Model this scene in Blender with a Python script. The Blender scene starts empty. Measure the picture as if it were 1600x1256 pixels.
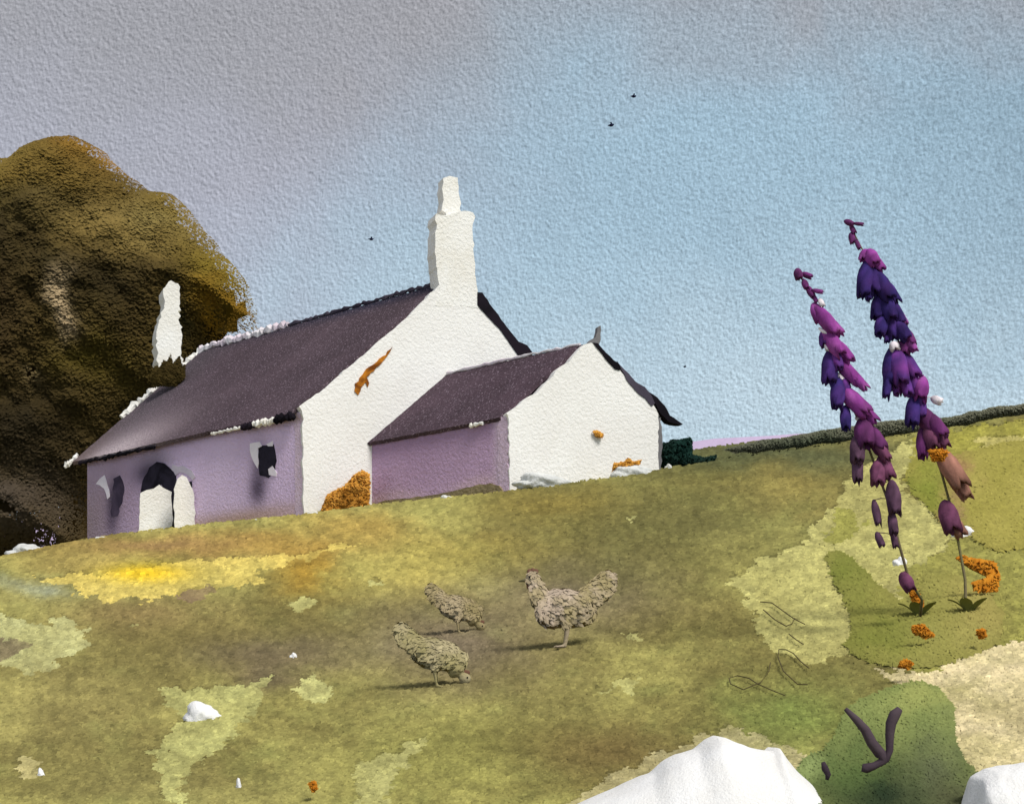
import bpy, bmesh, math, random
import numpy as np
from mathutils import Vector, Matrix
from mathutils.geometry import tessellate_polygon

random.seed(7)
rng = np.random.default_rng(11)
D = bpy.data
scn = bpy.context.scene
C = scn.collection

# ------------------------------------------------------------------ camera
F, HX, HY = 2435.0, 800.0, 1170.0          # focal length in photo pixels, eye level row
cam_d = D.cameras.new("camera")
cam_d.sensor_width = 36.0
cam_d.lens = F / 1600.0 * 36.0
cam_d.shift_y = (HY - 628.0) / 1600.0
cam_d.clip_start = 0.05
cam_d.clip_end = 4000
cam = D.objects.new("camera", cam_d)
C.objects.link(cam)
cam.rotation_euler = (math.radians(90), 0, 0)
scn.camera = cam

# ------------------------------------------------------------------ sun
SUN_AZ, SUN_EL = math.radians(-54), math.radians(47)     # direction towards the sun
sl = D.lights.new("sun", 'SUN')
sl.energy = 2.75
sl.angle = math.radians(22.0)
sl.color = (1.0, 0.965, 0.92)
sun = D.objects.new("sun", sl)
C.objects.link(sun)
sdir = Vector((math.cos(SUN_EL) * math.cos(SUN_AZ), math.cos(SUN_EL) * math.sin(SUN_AZ), math.sin(SUN_EL)))
sun.rotation_euler = sdir.to_track_quat('Z', 'Y').to_euler()
sun.location = (20, -20, 30)

scn.view_settings.view_transform = 'Standard'
scn.view_settings.look = 'None'
scn.view_settings.exposure = 0.15
scn.view_settings.gamma = 1.0


def lin(c):
    out = []
    for v in c:
        v = v / 255.0
        out.append(v / 12.92 if v <= 0.04045 else ((v + 0.055) / 1.055) ** 2.4)
    return tuple(out)


class NT:
    """small node tree helper"""
    def __init__(self, nt):
        self.nt = nt
        nt.nodes.clear()

    def n(self, kind, **kw):
        nd = self.nt.nodes.new(kind)
        for k, v in kw.items():
            setattr(nd, k, v)
        return nd

    def l(self, a, b):
        self.nt.links.new(a, b)

    def val(self, sock, v):
        if hasattr(v, 'default_value') or hasattr(v, 'is_output'):
            self.l(v, sock)
        else:
            sock.default_value = v

    def math(self, op, a, b=None, c=None, clamp=False):
        m = self.n('ShaderNodeMath', operation=op)
        m.use_clamp = clamp
        self.val(m.inputs[0], a)
        if b is not None:
            self.val(m.inputs[1], b)
        if c is not None:
            self.val(m.inputs[2], c)
        return m.outputs[0]

    def mix(self, fac, a, b, blend='MIX'):
        m = self.n('ShaderNodeMix', data_type='RGBA', blend_type=blend)
        self.val(m.inputs[0], fac)
        for s, v in ((m.inputs[6], a), (m.inputs[7], b)):
            if isinstance(v, tuple):
                s.default_value = (v[0], v[1], v[2], 1)
            else:
                self.l(v, s)
        return m.outputs[2]

    def noise(self, vec, scale, detail=3, rough=0.55, dist=0.0):
        t = self.n('ShaderNodeTexNoise')
        self.l(vec, t.inputs['Vector'])
        t.inputs['Scale'].default_value = scale
        t.inputs['Detail'].default_value = detail
        t.inputs['Roughness'].default_value = rough
        t.inputs['Distortion'].default_value = dist
        return t.outputs['Fac']

    def smooth(self, v, lo, hi, a=0.0, b=1.0):
        m = self.n('ShaderNodeMapRange', interpolation_type='SMOOTHSTEP')
        self.l(v, m.inputs[0])
        m.inputs[1].default_value = lo
        m.inputs[2].default_value = hi
        m.inputs[3].default_value = a
        m.inputs[4].default_value = b
        return m.outputs[0]


# ------------------------------------------------------------------ sky
world = D.worlds.new("World")
scn.world = world
world.use_nodes = True
W = NT(world.node_tree)
tc = W.n('ShaderNodeTexCoord')
gv = tc.outputs['Generated']
sep = W.n('ShaderNodeSeparateXYZ')
W.l(gv, sep.inputs[0])
X, Y, Z = sep.outputs
# lazy billows displace the wash boundaries
b1 = W.noise(gv, 5.0, 4, 0.6)
b2 = W.noise(gv, 9.0, 3, 0.55, 0.6)
bx = W.math('SUBTRACT', b1, 0.5)
by = W.math('SUBTRACT', b2, 0.5)
az = W.math('ADD', W.math('ARCTAN2', X, Y), W.math('MULTIPLY', bx, 0.16))
el = W.math('ADD', W.math('ARCSINE', Z), W.math('MULTIPLY', by, 0.13))
# grey lilac cloud wash on the left and overhead, clear blue low down and to the right
k = W.math('ADD', W.math('MULTIPLY', az, -1.0), W.math('MULTIPLY', W.math('SUBTRACT', el, 0.30), 1.15))
f_l = W.smooth(k, -0.03, 0.24)
f_t = W.smooth(el, 0.36, 0.47)
fac = W.math('MAXIMUM', f_l, W.math('MULTIPLY', f_t, 0.85))
blue = W.mix(W.smooth(el, 0.17, 0.36), lin((187, 206, 217)), lin((157, 184, 201)))
blue = W.mix(W.math('MULTIPLY', W.smooth(az, 0.18, 0.36), W.smooth(el, 0.22, 0.34)), blue, lin((144, 169, 185)))
lilac = W.mix(W.smooth(el, 0.30, 0.44), lin((170, 172, 184)), lin((158, 158, 163)))
lilac = W.mix(W.smooth(el, 0.18, 0.34), lin((184, 196, 212)), lilac)
col = W.mix(fac, blue, lilac)
mott = W.noise(gv, 26.0, 4, 0.6)
col = W.mix(1.0, col, W.math('ADD', 0.93, W.math('MULTIPLY', mott, 0.14)), 'MULTIPLY')
# embossed paper grain: light and shade of its ridges painted into the sky colour
def shifted(off):
    va = W.n('ShaderNodeVectorMath', operation='ADD')
    W.l(gv, va.inputs[0])
    va.inputs[1].default_value = off
    return va.outputs[0]
g1 = W.noise(gv, 470.0, 3.0, 0.66, 0.3)
g2 = W.noise(shifted((0.0008, 0.0, 0.0009)), 470.0, 3.0, 0.66, 0.3)
emb = W.math('MULTIPLY', W.math('SUBTRACT', g2, g1), 1.3)
emb = W.math('ADD', emb, W.math('MULTIPLY', W.math('SUBTRACT', W.noise(gv, 420.0, 1.0), 0.5), 0.18))
col = W.mix(1.0, col, W.math('ADD', 1.0, emb), 'MULTIPLY')
nis = W.n('ShaderNodeTexSky', sky_type='NISHITA')
nis.sun_disc = False
nis.sun_elevation = SUN_EL
nis.sun_rotation = math.radians(90) - SUN_AZ
nsc = W.n('ShaderNodeVectorMath', operation='SCALE')
W.l(nis.outputs[0], nsc.inputs[0])
nsc.inputs['Scale'].default_value = 0.1
col = W.mix(0.06, col, nsc.outputs[0])
bg = W.n('ShaderNodeBackground')
W.l(col, bg.inputs['Color'])
bg.inputs['Strength'].default_value = 0.97
wo = W.n('ShaderNodeOutputWorld')
W.l(bg.outputs[0], wo.inputs[0])


# ------------------------------------------------------------------ helpers
def P(px, row, d):
    return np.array([(px - HX) / F * d, d, (HY - row) / F * d])


def hit(px, row, p0, u):
    """point where the sight line through a photo pixel meets the upright plane p0 + a*u"""
    t = (px - HX) / F
    a = (t * p0[1] - p0[0]) / (u[0] - t * u[1])
    y = p0[1] + a * u[1]
    return np.array([p0[0] + a * u[0], y, (HY - row) / F * y])


S_, T_, C_ = 0.19, 0.125, 0.80               # hillside: rise away, rise to the right, eye height


def lat(ix, iy, seed):
    h = np.sin(ix * 127.1 + iy * 311.7 + seed * 74.7) * 43758.5453
    return h - np.floor(h)


def vnoise(x, y, seed=0):
    x = np.asarray(x, float); y = np.asarray(y, float)
    ix, iy = np.floor(x), np.floor(y)
    fx, fy = x - ix, y - iy
    fx = fx * fx * (3 - 2 * fx); fy = fy * fy * (3 - 2 * fy)
    a = lat(ix, iy, seed); b = lat(ix + 1, iy, seed)
    c = lat(ix, iy + 1, seed); d = lat(ix + 1, iy + 1, seed)
    return (a * (1 - fx) + b * fx) * (1 - fy) + (c * (1 - fx) + d * fx) * fy


def fbm(x, y, seed=0, oct=4):
    s = 0; a = 0.5; t = 0
    for o in range(oct):
        s = s + a * vnoise(x * 2 ** o, y * 2 ** o, seed + o * 13); t += a; a *= 0.55
    return s / t


def gz(x, y):
    x = np.asarray(x, float); y = np.asarray(y, float)
    z = S_ * y - C_ + T_ * x
    z = z - 0.004 * np.clip(y - 60, 0, 60) ** 2 - 0.48 * np.clip(y - 120, 0, None)
    z = z - 0.010 * np.clip(-8 - x, 0, 40) ** 2
    z = np.where(y < 2.0, z - 0.05 * (2.0 - y), z)
    return z


def gp(px, row):
    """point of the hillside seen at a photo pixel"""
    d = F * C_ / max(row - (HY - F * S_) + T_ * (px - HX), 12.0)
    x = (px - HX) / F * d
    return np.array([x, d, float(gz(x, d))])


def tag(o, label=None, cat=None, group=None, kind=None):
    if label: o['label'] = label
    if cat: o['category'] = cat
    if group: o['group'] = group
    if kind: o['kind'] = kind
    return o


def thing(name, label, cat, loc, group=None):
    o = D.objects.new(name, None)
    o.empty_display_size = 0.2
    o.location = tuple(float(v) for v in loc)
    C.objects.link(o)
    return tag(o, label, cat, group)


def world_loc(o):
    v = Vector((0, 0, 0))
    while o is not None:
        v += o.location; o = o.parent
    return v


def mesh_obj(name, verts, faces, mat, parent=None, cols=None, norms=None, smooth=False, origin=None):
    verts = np.asarray(verts, float)
    off = np.array(world_loc(parent)) if parent else (np.array(origin, float) if origin is not None else np.zeros(3))
    me = D.meshes.new(name)
    me.from_pydata((verts - off).tolist(), [], [tuple(int(i) for i in f) for f in faces])
    if cols is not None:
        at = me.color_attributes.new("Col", 'FLOAT_COLOR', 'POINT')
        cc = np.ones((len(verts), 4)); cc[:, :3] = cols
        at.data.foreach_set("color", cc.ravel())
    me.materials.append(mat)
    if smooth or norms is not None:
        me.polygons.foreach_set("use_smooth", [True] * len(me.polygons))
    if norms is not None:
        me.normals_split_custom_set_from_vertices(np.asarray(norms).tolist())
    me.update()
    o = D.objects.new(name, me)
    C.objects.link(o)
    if parent:
        o.parent = parent
    elif origin is not None:
        o.location = tuple(float(v) for v in origin)
    return o


def quads_mesh(name, V, mat, cols, norms, parent=None, origin=None):
    """V: (n,4,3) loose quads; cols/norms per quad"""
    n = len(V)
    gn = np.cross(V[:, 1] - V[:, 0], V[:, 2] - V[:, 0])
    fl = (gn * norms).sum(1) < 0
    V = np.where(fl[:, None, None], V[:, ::-1], V)
    off = np.array(world_loc(parent)) if parent else (np.array(origin, float) if origin is not None else np.zeros(3))
    me = D.meshes.new(name)
    me.vertices.add(n * 4); me.loops.add(n * 4); me.polygons.add(n)
    me.vertices.foreach_set("co", (V - off).reshape(-1))
    me.loops.foreach_set("vertex_index", np.arange(n * 4))
    me.polygons.foreach_set("loop_start", np.arange(0, n * 4, 4))
    me.polygons.foreach_set("loop_total", np.full(n, 4))
    me.update(calc_edges=True)
    at = me.color_attributes.new("Col", 'FLOAT_COLOR', 'POINT')
    cc = np.ones((n * 4, 4)); cc[:, :3] = np.repeat(cols, 4, axis=0)
    at.data.foreach_set("color", cc.ravel())
    me.materials.append(mat)
    me.polygons.foreach_set("use_smooth", np.ones(n, bool))
    me.normals_split_custom_set_from_vertices(np.repeat(norms, 4, axis=0).tolist())
    me.update()
    o = D.objects.new(name, me)
    C.objects.link(o)
    if parent: o.parent = parent
    elif origin is not None: o.location = tuple(float(v) for v in origin)
    return o


# ------------------------------------------------------------------ materials
def wash(name, c1=None, c2=None, attr=False, blot=0.7, grain=12.0, gamt=0.16, bump=0.5, bdist=0.03,
         speck=None, speck_t=0.7, speck_s=None, rough=0.9):
    m = D.materials.new(name)
    m.use_nodes = True
    N = NT(m.node_tree)
    tc = N.n('ShaderNodeTexCoord')
    v = tc.outputs['Object']
    if attr:
        a = N.n('ShaderNodeAttribute', attribute_name='Col')
        col = a.outputs['Color']
    else:
        col = N.mix(N.smooth(N.noise(v, blot, 4, 0.6, 0.4), 0.35, 0.65), lin(c1), lin(c2 or c1))
    g = N.noise(v, grain, 3, 0.6, 0.35)
    col = N.mix(1.0, col, N.math('ADD', 1 - gamt * 0.5, N.math('MULTIPLY', g, gamt)), 'MULTIPLY')
    if speck:
        s = N.noise(v, speck_s or grain * 1.7, 2, 0.5)
        col = N.mix(N.smooth(s, speck_t, speck_t + 0.05), col, lin(speck))
    b = N.n('ShaderNodeBsdfPrincipled')
    N.l(col, b.inputs['Base Color'])
    b.inputs['Roughness'].default_value = rough
    b.inputs['Specular IOR Level'].default_value = 0.05
    if bump:
        bn = N.n('ShaderNodeBump')
        bn.inputs['Strength'].default_value = bump
        bn.inputs['Distance'].default_value = bdist
        N.l(g, bn.inputs['Height'])
        N.l(bn.outputs[0], b.inputs['Normal'])
    o = N.n('ShaderNodeOutputMaterial')
    N.l(b.outputs[0], o.inputs[0])
    return m


M = {}
M['white'] = wash('white_roughcast', (245, 243, 238), (238, 235, 229), blot=0.5, grain=15, gamt=0.10, bump=0.55, bdist=0.055)
M['white2'] = wash('white_limewash', (244, 242, 236), (236, 232, 222), blot=0.9, grain=15, gamt=0.12, bump=0.65, bdist=0.055)
M['wall'] = wash('lilac_wall_shade', attr=True, grain=15, gamt=0.25, bump=0.8, bdist=0.07)  # shade of the white side walls, painted in as lilac
M['roof'] = wash('purple_slate', attr=True, grain=15.0, gamt=0.9, bump=0.6, bdist=0.05, speck=(132, 116, 126), speck_t=0.60, speck_s=22)
M['black'] = wash('black_tar', (22, 20, 24), (36, 30, 38), grain=9, bump=0.3)
M['slate'] = wash('slate_paint', (84, 78, 90), (60, 54, 66), grain=9, bump=0.4)
M['dark'] = wash('dark_glass_and_shade', (26, 24, 32), (48, 44, 56), blot=2.0, grain=9, bump=0.2)
M['pale'] = wash('pale_putty', (214, 200, 208), (226, 222, 222), blot=1.5, grain=9, bump=0.5)
M['pale2'] = wash('white_window_paint', (246, 238, 244), (236, 226, 234), blot=1.5, grain=15, bump=0.4)
M['dim'] = wash('dim_glass', (64, 56, 72), (88, 76, 94), blot=2.0, grain=12, bump=0.2)
M['hood'] = wash('pale_lilac_stone', (206, 196, 206), (186, 176, 190), grain=15, bump=0.5)
M['greystone'] = wash('grey_stone', (140, 138, 138), (112, 110, 112), grain=9, bump=0.5)
M['plinth'] = wash('olive_stone', (158, 142, 108), (136, 122, 92), blot=1.2, grain=9, gamt=0.3, bump=0.7, bdist=0.1)
M['leaf'] = wash('foliage', attr=True, grain=10, gamt=0.2, bump=0)
M['turf'] = wash('turf', attr=True, grain=30, gamt=0.2, bump=0.3, bdist=0.02)
M['grass'] = wash('grass_blades', attr=True, grain=40, gamt=0.12, bump=0)
M['rock'] = wash('chalk_rock', (244, 243, 240), (236, 234, 229), blot=6, grain=150, gamt=0.08, bump=0.45, bdist=0.008)
M['rockfar'] = wash('pale_boulder', (228, 228, 222), (205, 206, 202), blot=3, grain=12, gamt=0.12, bump=0.6, bdist=0.06)
M['bark'] = wash('pale_bark', (150, 126, 92), (96, 78, 50), blot=1.0, grain=6, gamt=0.5, bump=0.8, bdist=0.1)
M['hill'] = wash('far_heather', (196, 178, 206), (180, 162, 190), blot=0.05, grain=1.0, gamt=0.2, bump=0)
M['stem'] = wash('plum_stem', (128, 122, 78), (112, 96, 82), blot=6, grain=60, bump=0.2)
M['twig'] = wash('purple_twig', (74, 62, 70), (88, 76, 80), blot=8, grain=80, bump=0.3, bdist=0.004)
M['stroke_mat'] = wash('signature_stroke', (98, 88, 56), (84, 76, 52), blot=8, grain=80, bump=0)
M['bird'] = wash('bird_black', (30, 34, 66), (24, 26, 50), grain=5, bump=0)
M['petal'] = wash('petals', attr=True, grain=90, gamt=0.35, bump=0.3, bdist=0.006)
M['hen'] = wash('hen_feathers', attr=True, grain=70, gamt=0.4, bump=0.6, bdist=0.01)
M['leg'] = wash('hen_leg', (112, 106, 76), (100, 96, 74), grain=80, bump=0)
M['comb'] = wash('hen_comb', (122, 88, 70), (110, 82, 70), grain=80, bump=0)


# ------------------------------------------------------------------ ground colours
def inpoly(u, v, poly):
    poly = np.asarray(poly, float)
    r = np.zeros(u.shape, bool)
    j = len(poly) - 1
    for i in range(len(poly)):
        xi, yi = poly[i]; xj, yj = poly[j]
        c = ((yi > v) != (yj > v))
        if yi != yj:
            r ^= c & (u < (xj - xi) * (v - yi) / (yj - yi) + xi)
        j = i
    return r


BLOBS = [   # soft variations of the turf: centre, radii, colour, strength
    (360, 852, 330, 26, (172, 140, 74), .85), (250, 850, 120, 16, (146, 116, 80), .7), (120, 880, 110, 20, (168, 146, 84), .6), (480, 895, 55, 40, (168, 128, 48), .75),
    (560, 825, 90, 25, (176, 146, 76), .7), (1040, 812, 190, 60, (104, 100, 60), .85), (860, 790, 120, 30, (142, 124, 62), .6),
    (230, 960, 150, 36, (128, 106, 72), .7), (360, 1005, 220, 55, (116, 104, 62), .7), (640, 905, 90, 45, (182, 166, 88), .75),
    (740, 870, 110, 28, (160, 146, 74), .5), (700, 1185, 170, 80, (126, 124, 66), .55), (90, 1110, 210, 100, (150, 138, 86), .6),
    (960, 1175, 130, 45, (116, 98, 60), .7), (830, 1060, 120, 60, (120, 110, 68), .5), (1190, 716, 210, 24, (76, 82, 58), .97),
    (1100, 740, 90, 30, (118, 112, 62), .5), (1240, 1120, 120, 60, (122, 136, 70), .8), (1090, 990, 120, 70, (140, 130, 76), .6),
    (470, 1015, 110, 26, (104, 96, 70), .5), (420, 1060, 60, 20, (104, 90, 74), .6), (1230, 760, 80, 40, (146, 130, 72), .6),
    (60, 920, 60, 14, (160, 165, 140), .8), (700, 1005, 140, 70, (124, 110, 92), .85), (900, 935, 130, 50, (122, 108, 90), .85), (420, 1030, 120, 30, (112, 98, 80), .6), (1180, 860, 110, 40, (128, 122, 70), .6), (960, 900, 120, 40, (104, 98, 62), .7),
    (1530, 720, 80, 50, (160, 150, 78), .6), (250, 1240, 220, 40, (140, 132, 82), .5), (560, 1120, 110, 60, (134, 126, 74), .5)]
PALE = (184, 180, 116)
PATCH = [   # patches of paler, drier or greener turf with crisp edges
    ([(50, 908), (130, 900), (200, 892), (260, 880), (300, 877), (430, 873), (490, 862), (580, 845), (450, 882), (400, 905), (345, 925), (330, 917), (265, 934), (230, 938), (155, 946), (140, 930), (90, 914)], (216, 194, 104)),
    ([(265, 934), (330, 917), (345, 924), (320, 938), (285, 945)], (134, 112, 88)),
    ([(-60, 962), (50, 972), (75, 990), (90, 965), (120, 975), (115, 988), (138, 990), (138, 1010), (75, 1045), (50, 1055), (20, 1048), (-60, 1040)], (186, 184, 128)),
    ([(-60, 1000), (30, 1005), (45, 1015), (20, 1030), (-60, 1032)], (124, 112, 84)),
    ([(245, 1085), (275, 1075), (300, 1081), (330, 1075), (400, 1068), (430, 1055), (417, 1085), (395, 1120), (365, 1150), (345, 1180), (300, 1200), (285, 1262), (262, 1262), (250, 1220), (235, 1190), (242, 1175), (280, 1140), (290, 1125), (265, 1105)], (178, 176, 112)),
    ([(463, 1072), (490, 1055), (522, 1085), (500, 1102), (470, 1090)], (186, 184, 120)),
    ([(555, 1197), (600, 1180), (668, 1153), (660, 1175), (612, 1215), (600, 1262), (560, 1262)], (172, 168, 108)),
    ([(18, 1202), (35, 1184), (66, 1195), (50, 1216), (20, 1222)], (196, 184, 128)),
    ([(452, 946), (470, 938), (488, 942), (470, 956)], PALE), ([(200, 975), (218, 972), (210, 982)], PALE),
    ([(972, 990), (990, 985), (1010, 993), (990, 1000)], PALE), ([(930, 1085), (985, 1056), (1002, 1062), (985, 1092), (960, 1078)], PALE),
    ([(570, 912), (592, 908), (588, 918)], PALE), ([(985, 812), (1005, 806), (1000, 818)], PALE),
    ([(1136, 916), (1185, 880), (1255, 850), (1290, 800), (1318, 772), (1335, 735), (1425, 690), (1420, 760), (1440, 790), (1505, 835), (1440, 880), (1400, 945), (1345, 1022), (1255, 1036), (1185, 1000), (1170, 930)], (184, 178, 112)),
    ([(1296, 850), (1302, 800), (1345, 800), (1350, 822), (1320, 846)], (140, 138, 66)),
    ([(1425, 690), (1500, 672), (1720, 640), (1720, 860), (1540, 860), (1500, 825), (1442, 780), (1420, 745)], (152, 146, 68)),
    ([(1440, 880), (1505, 840), (1560, 862), (1720, 860), (1720, 1010), (1500, 1010), (1470, 1052), (1400, 1045), (1345, 1022), (1400, 945)], (150, 146, 76)),
    ([(1362, 1048), (1470, 1052), (1490, 1014), (1560, 1010), (1730, 1000), (1730, 1262), (1490, 1262), (1480, 1125), (1440, 1080)], (216, 200, 156)),
    ([(1530, 690), (1600, 680), (1600, 800), (1545, 770)], (190, 178, 112)),
    ([(880, 1262), (960, 1215), (1040, 1178), (1100, 1150), (1140, 1138), (1210, 1160), (1260, 1180), (1310, 1262)], (176, 166, 122)),
]


def ground_col(x, y):
    yy = np.maximum(y, 1.2)
    u = HX + F * x / yy
    v = (HY - F * S_) - T_ * (u - HX) + F * C_ / yy
    n1 = fbm(u / 170, v / 80, 3); n2 = fbm(u / 60, v / 30, 9); n3 = fbm(u / 26, v / 14, 21)
    A = np.array([162, 155, 90.]); B = np.array([122, 114, 66.]); G = np.array([142, 148, 84.])
    f = np.clip((n1 - .36) * 3.4, 0, 1)[:, None]
    g = np.clip((n2 - .5) * 2.4, 0, 1)[:, None]
    c = A * f + B * (1 - f); c = c * (1 - g * .5) + G * g * .5
    wob_u = (n2 - .5) * 70; wob_v = (fbm(u / 80, v / 40, 31) - .5) * 40
    for (cu, cv, ru, rv, bc, st) in BLOBS:
        q = ((u + wob_u - cu) / ru) ** 2 + ((v + wob_v - cv) / rv) ** 2
        w = (st * np.exp(-q * 1.1))[:, None]
        c = c * (1 - w) + np.array(bc, float) * w
    ju = (fbm(u / 22, v / 12, 41, 3) - .5) * 46; jv = (fbm(u / 22, v / 12, 51, 3) - .5) * 26
    for poly, pc in PATCH:
        mk = inpoly(u + ju, v + jv, poly)
        ed = mk ^ inpoly(u + ju + 3.0, v + jv + 2.2, poly)
        if mk.any():
            t = np.clip(0.50 + 0.75 * (n2[mk] - .25) + .2 * n3[mk], .35, 1)[:, None]
            c[mk] = c[mk] * (1 - t) + np.array(pc, float) * t
            c[ed & ~mk] *= .86
    q = ((u - 225) / 60) ** 2 + ((v - 897) / 14) ** 2
    w = np.exp(-q)[:, None]; c = c * (1 - w) + np.array([238, 200, 50.]) * w
    c = c * (0.90 + 0.20 * n3 + .30 * (fbm(u / 7.0, v / 6.0, 61, 2) - .5))[:, None]
    c = np.clip(c, 0, 255) / 255.0
    l = np.where(c <= 0.04045, c / 12.92, ((c + 0.055) / 1.055) ** 2.4)
    return l * 1.0


# ground: one fan shaped sheet from behind the viewer to beyond the crest
AP = np.array([0.0, -7.0])
nr, na = 460, 620
rr = 1.0 * (900.0 / 1.0) ** (np.linspace(0, 1, nr))
th = np.radians(np.concatenate([np.linspace(-80, -30, 60, endpoint=False), np.linspace(-30, 30, na - 120), np.linspace(30.8, 80, 60)]))
Rg, Tg = np.meshgrid(rr, th, indexing='ij')
gx = AP[0] + Rg * np.sin(Tg); gy = AP[1] + Rg * np.cos(Tg)
gxf, gyf = gx.ravel(), gy.ravel()
gzf = gz(gxf, gyf)
idx = np.arange(nr * na).reshape(nr, na)
q = np.stack([idx[:-1, :-1], idx[:-1, 1:], idx[1:, 1:], idx[1:, :-1]], -1).reshape(-1, 4)[:, ::-1]
gc = ground_col(gxf, gyf)
gme = D.meshes.new('ground')
gme.vertices.add(len(gxf)); gme.loops.add(q.size); gme.polygons.add(len(q))
gme.vertices.foreach_set("co", np.stack([gxf, gyf, gzf], 1).ravel())
gme.loops.foreach_set("vertex_index", q.ravel())
gme.polygons.foreach_set("loop_start", np.arange(0, q.size, 4))
gme.polygons.foreach_set("loop_total", np.full(len(q), 4))
gme.update(calc_edges=True)
at = gme.color_attributes.new("Col", 'FLOAT_COLOR', 'POINT')
cc = np.ones((len(gxf), 4)); cc[:, :3] = gc
at.data.foreach_set("color", cc.ravel())
gme.polygons.foreach_set("use_smooth", np.ones(len(q), bool))
gme.materials.append(M['turf'])
gob = D.objects.new('ground', gme); C.objects.link(gob); tag(gob, kind='structure')

# turf: short tufts over the hillside, longer blades further off where the grass is rank
NB = 420000
t_az = rng.uniform(-0.46, 0.46, NB)
inv = rng.uniform(1 / 72.0, 1 / 2.7, NB)
d = 1.0 / inv
x = t_az * d
keep = np.ones(NB, bool)
z = gz(x, d)
hgt = d * rng.uniform(2.0, 5.2, NB) / F
wid = d * rng.uniform(2.0, 5.0, NB) / F
yaw = np.clip(rng.normal(0, .35, NB), -.6, .6)
ca, sa = np.cos(yaw), np.sin(yaw)
leanx = rng.normal(0, .3, NB) * hgt; leany = rng.normal(0.9, .3, NB) * hgt
base = np.stack([x, d, z - hgt * .15], 1)
wv = np.stack([ca * wid, sa * wid, T_ * wid * ca], 1)
top = base + np.stack([leanx, leany, hgt], 1)
tw = rng.uniform(.25, .9, NB)[:, None]
V = np.stack([base - wv, base + wv, top + wv * tw, top - wv * tw], 1)
cols = ground_col(x, d) * rng.normal(1, .10, NB)[:, None]
nn = np.stack([rng.normal(0, .20, NB), -.75 + rng.normal(0, .18, NB), np.ones(NB)], 1)
nn /= np.linalg.norm(nn, axis=1)[:, None]
tf = quads_mesh('grass', V, M['grass'], np.clip(cols, 0.004, 1), nn)
tag(tf, kind='stuff')

# far lilac ridge beyond the field
xs = np.linspace(-260, 420, 120)
top = []
for xx in xs:
    px = HX + F * xx / 330.0
    row = 692 - 0.115 * (px - 1082) + 3 * math.sin(px / 37.0) + 14 * max(0, (px - 1230) / 100.0)
    top.append((HY - row) / F * 330.0)
hv, hf = [], []
for i, xx in enumerate(xs):
    hv += [(xx, 318, -40), (xx, 330, top[i]), (xx, 420, top[i] - 30)]
for i in range(len(xs) - 1):
    a = i * 3
    hf += [(a, a + 3, a + 4, a + 1), (a + 1, a + 4, a + 5, a + 2)]
tag(mesh_obj('hills', hv, hf, M['hill'], smooth=True), kind='structure')


# ------------------------------------------------------------------ shape builders
def rough_poly(poly, step=7.0, amp=1.3, seed=0):
    r = random.Random(seed)
    out = []
    n = len(poly)
    for i in range(n):
        a = np.array(poly[i], float); b = np.array(poly[(i + 1) % n], float)
        L = np.linalg.norm(b - a); kk = max(1, int(L / step))
        for j in range(kk):
            p = a + (b - a) * j / kk
            s = amp if j else amp * .4
            out.append((p[0] + r.gauss(0, s * .6), p[1] + r.gauss(0, s * .6)))
    return out


def slab(name, poly, plane, thick, mat, parent, push=0.0, step=7.0, amp=1.3, seed=0):
    """upright slab with a hand-trimmed outline: poly in photo pixels laid on a plane of the building"""
    p0, u = plane
    nrm = np.array([u[1], -u[0], 0.0]); nrm /= np.linalg.norm(nrm)
    if nrm[1] > 0: nrm = -nrm
    pp = rough_poly(poly, step, amp, seed)
    fr = [hit(a, b, p0, u) + nrm * push for a, b in pp]
    bk = [f - nrm * thick for f in fr]
    n = len(fr)
    tri = tessellate_polygon([[Vector((a, -b, 0)) for a, b in pp]])
    faces = [tuple(t) for t in tri] + [tuple(i + n for i in reversed(t)) for t in tri]
    for i in range(n):
        j = (i + 1) % n
        faces.append((i, j, n + j, n + i))
    o = mesh_obj(name, fr + bk, faces, mat, parent)
    bm = bmesh.new(); bm.from_mesh(o.data); bmesh.ops.recalc_face_normals(bm, faces=bm.faces); bm.to_mesh(o.data); bm.free()
    return o


def grid_patch(name, c00, c10, c11, c01, nu, nv, thick, mat, parent, colf, jit=0.0):
    """a thick four-cornered panel with its own pigment: c00..c01 corners of the outer face"""
    c00, c10, c11, c01 = [np.array(c, float) for c in (c00, c10, c11, c01)]
    nrm = np.cross(c10 - c00, c01 - c00); nrm /= np.linalg.norm(nrm)
    vs, cs = [], []
    for lay in (0, 1):
        for j in range(nv + 1):
            for i in range(nu + 1):
                a, b = i / nu, j / nv
                p = (c00 * (1 - a) + c10 * a) * (1 - b) + (c01 * (1 - a) + c11 * a) * b
                if jit:
                    edge = (i in (0, nu)) or (j in (0, nv))
                    r = random.Random(i * 91 + j * 7)
                    if edge:
                        p = p + (c10 - c00) / np.linalg.norm(c10 - c00) * r.gauss(0, jit) + (c01 - c00) / np.linalg.norm(c01 - c00) * r.gauss(0, jit)
                vs.append(p - nrm * thick * lay)
                cs.append(colf(a, b))
    w = nu + 1; o = w * (nv + 1)
    fs = []
    for j in range(nv):
        for i in range(nu):
            k = j * w + i
            fs.append((k, k + 1, k + w + 1, k + w)); fs.append((o + k + w, o + k + w + 1, o + k + 1, o + k))
    for i in range(nu):
        fs.append((i, o + i, o + i + 1, i + 1)); k = nv * w + i; fs.append((k, k + 1, o + k + 1, o + k))
    for j in range(nv):
        k = j * w; fs.append((k, k + w, o + k + w, o + k)); k = j * w + nu; fs.append((k, o + k, o + k + w, k + w))
    return mesh_obj(name, vs, fs, mat, parent, cols=np.array(cs))


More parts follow.
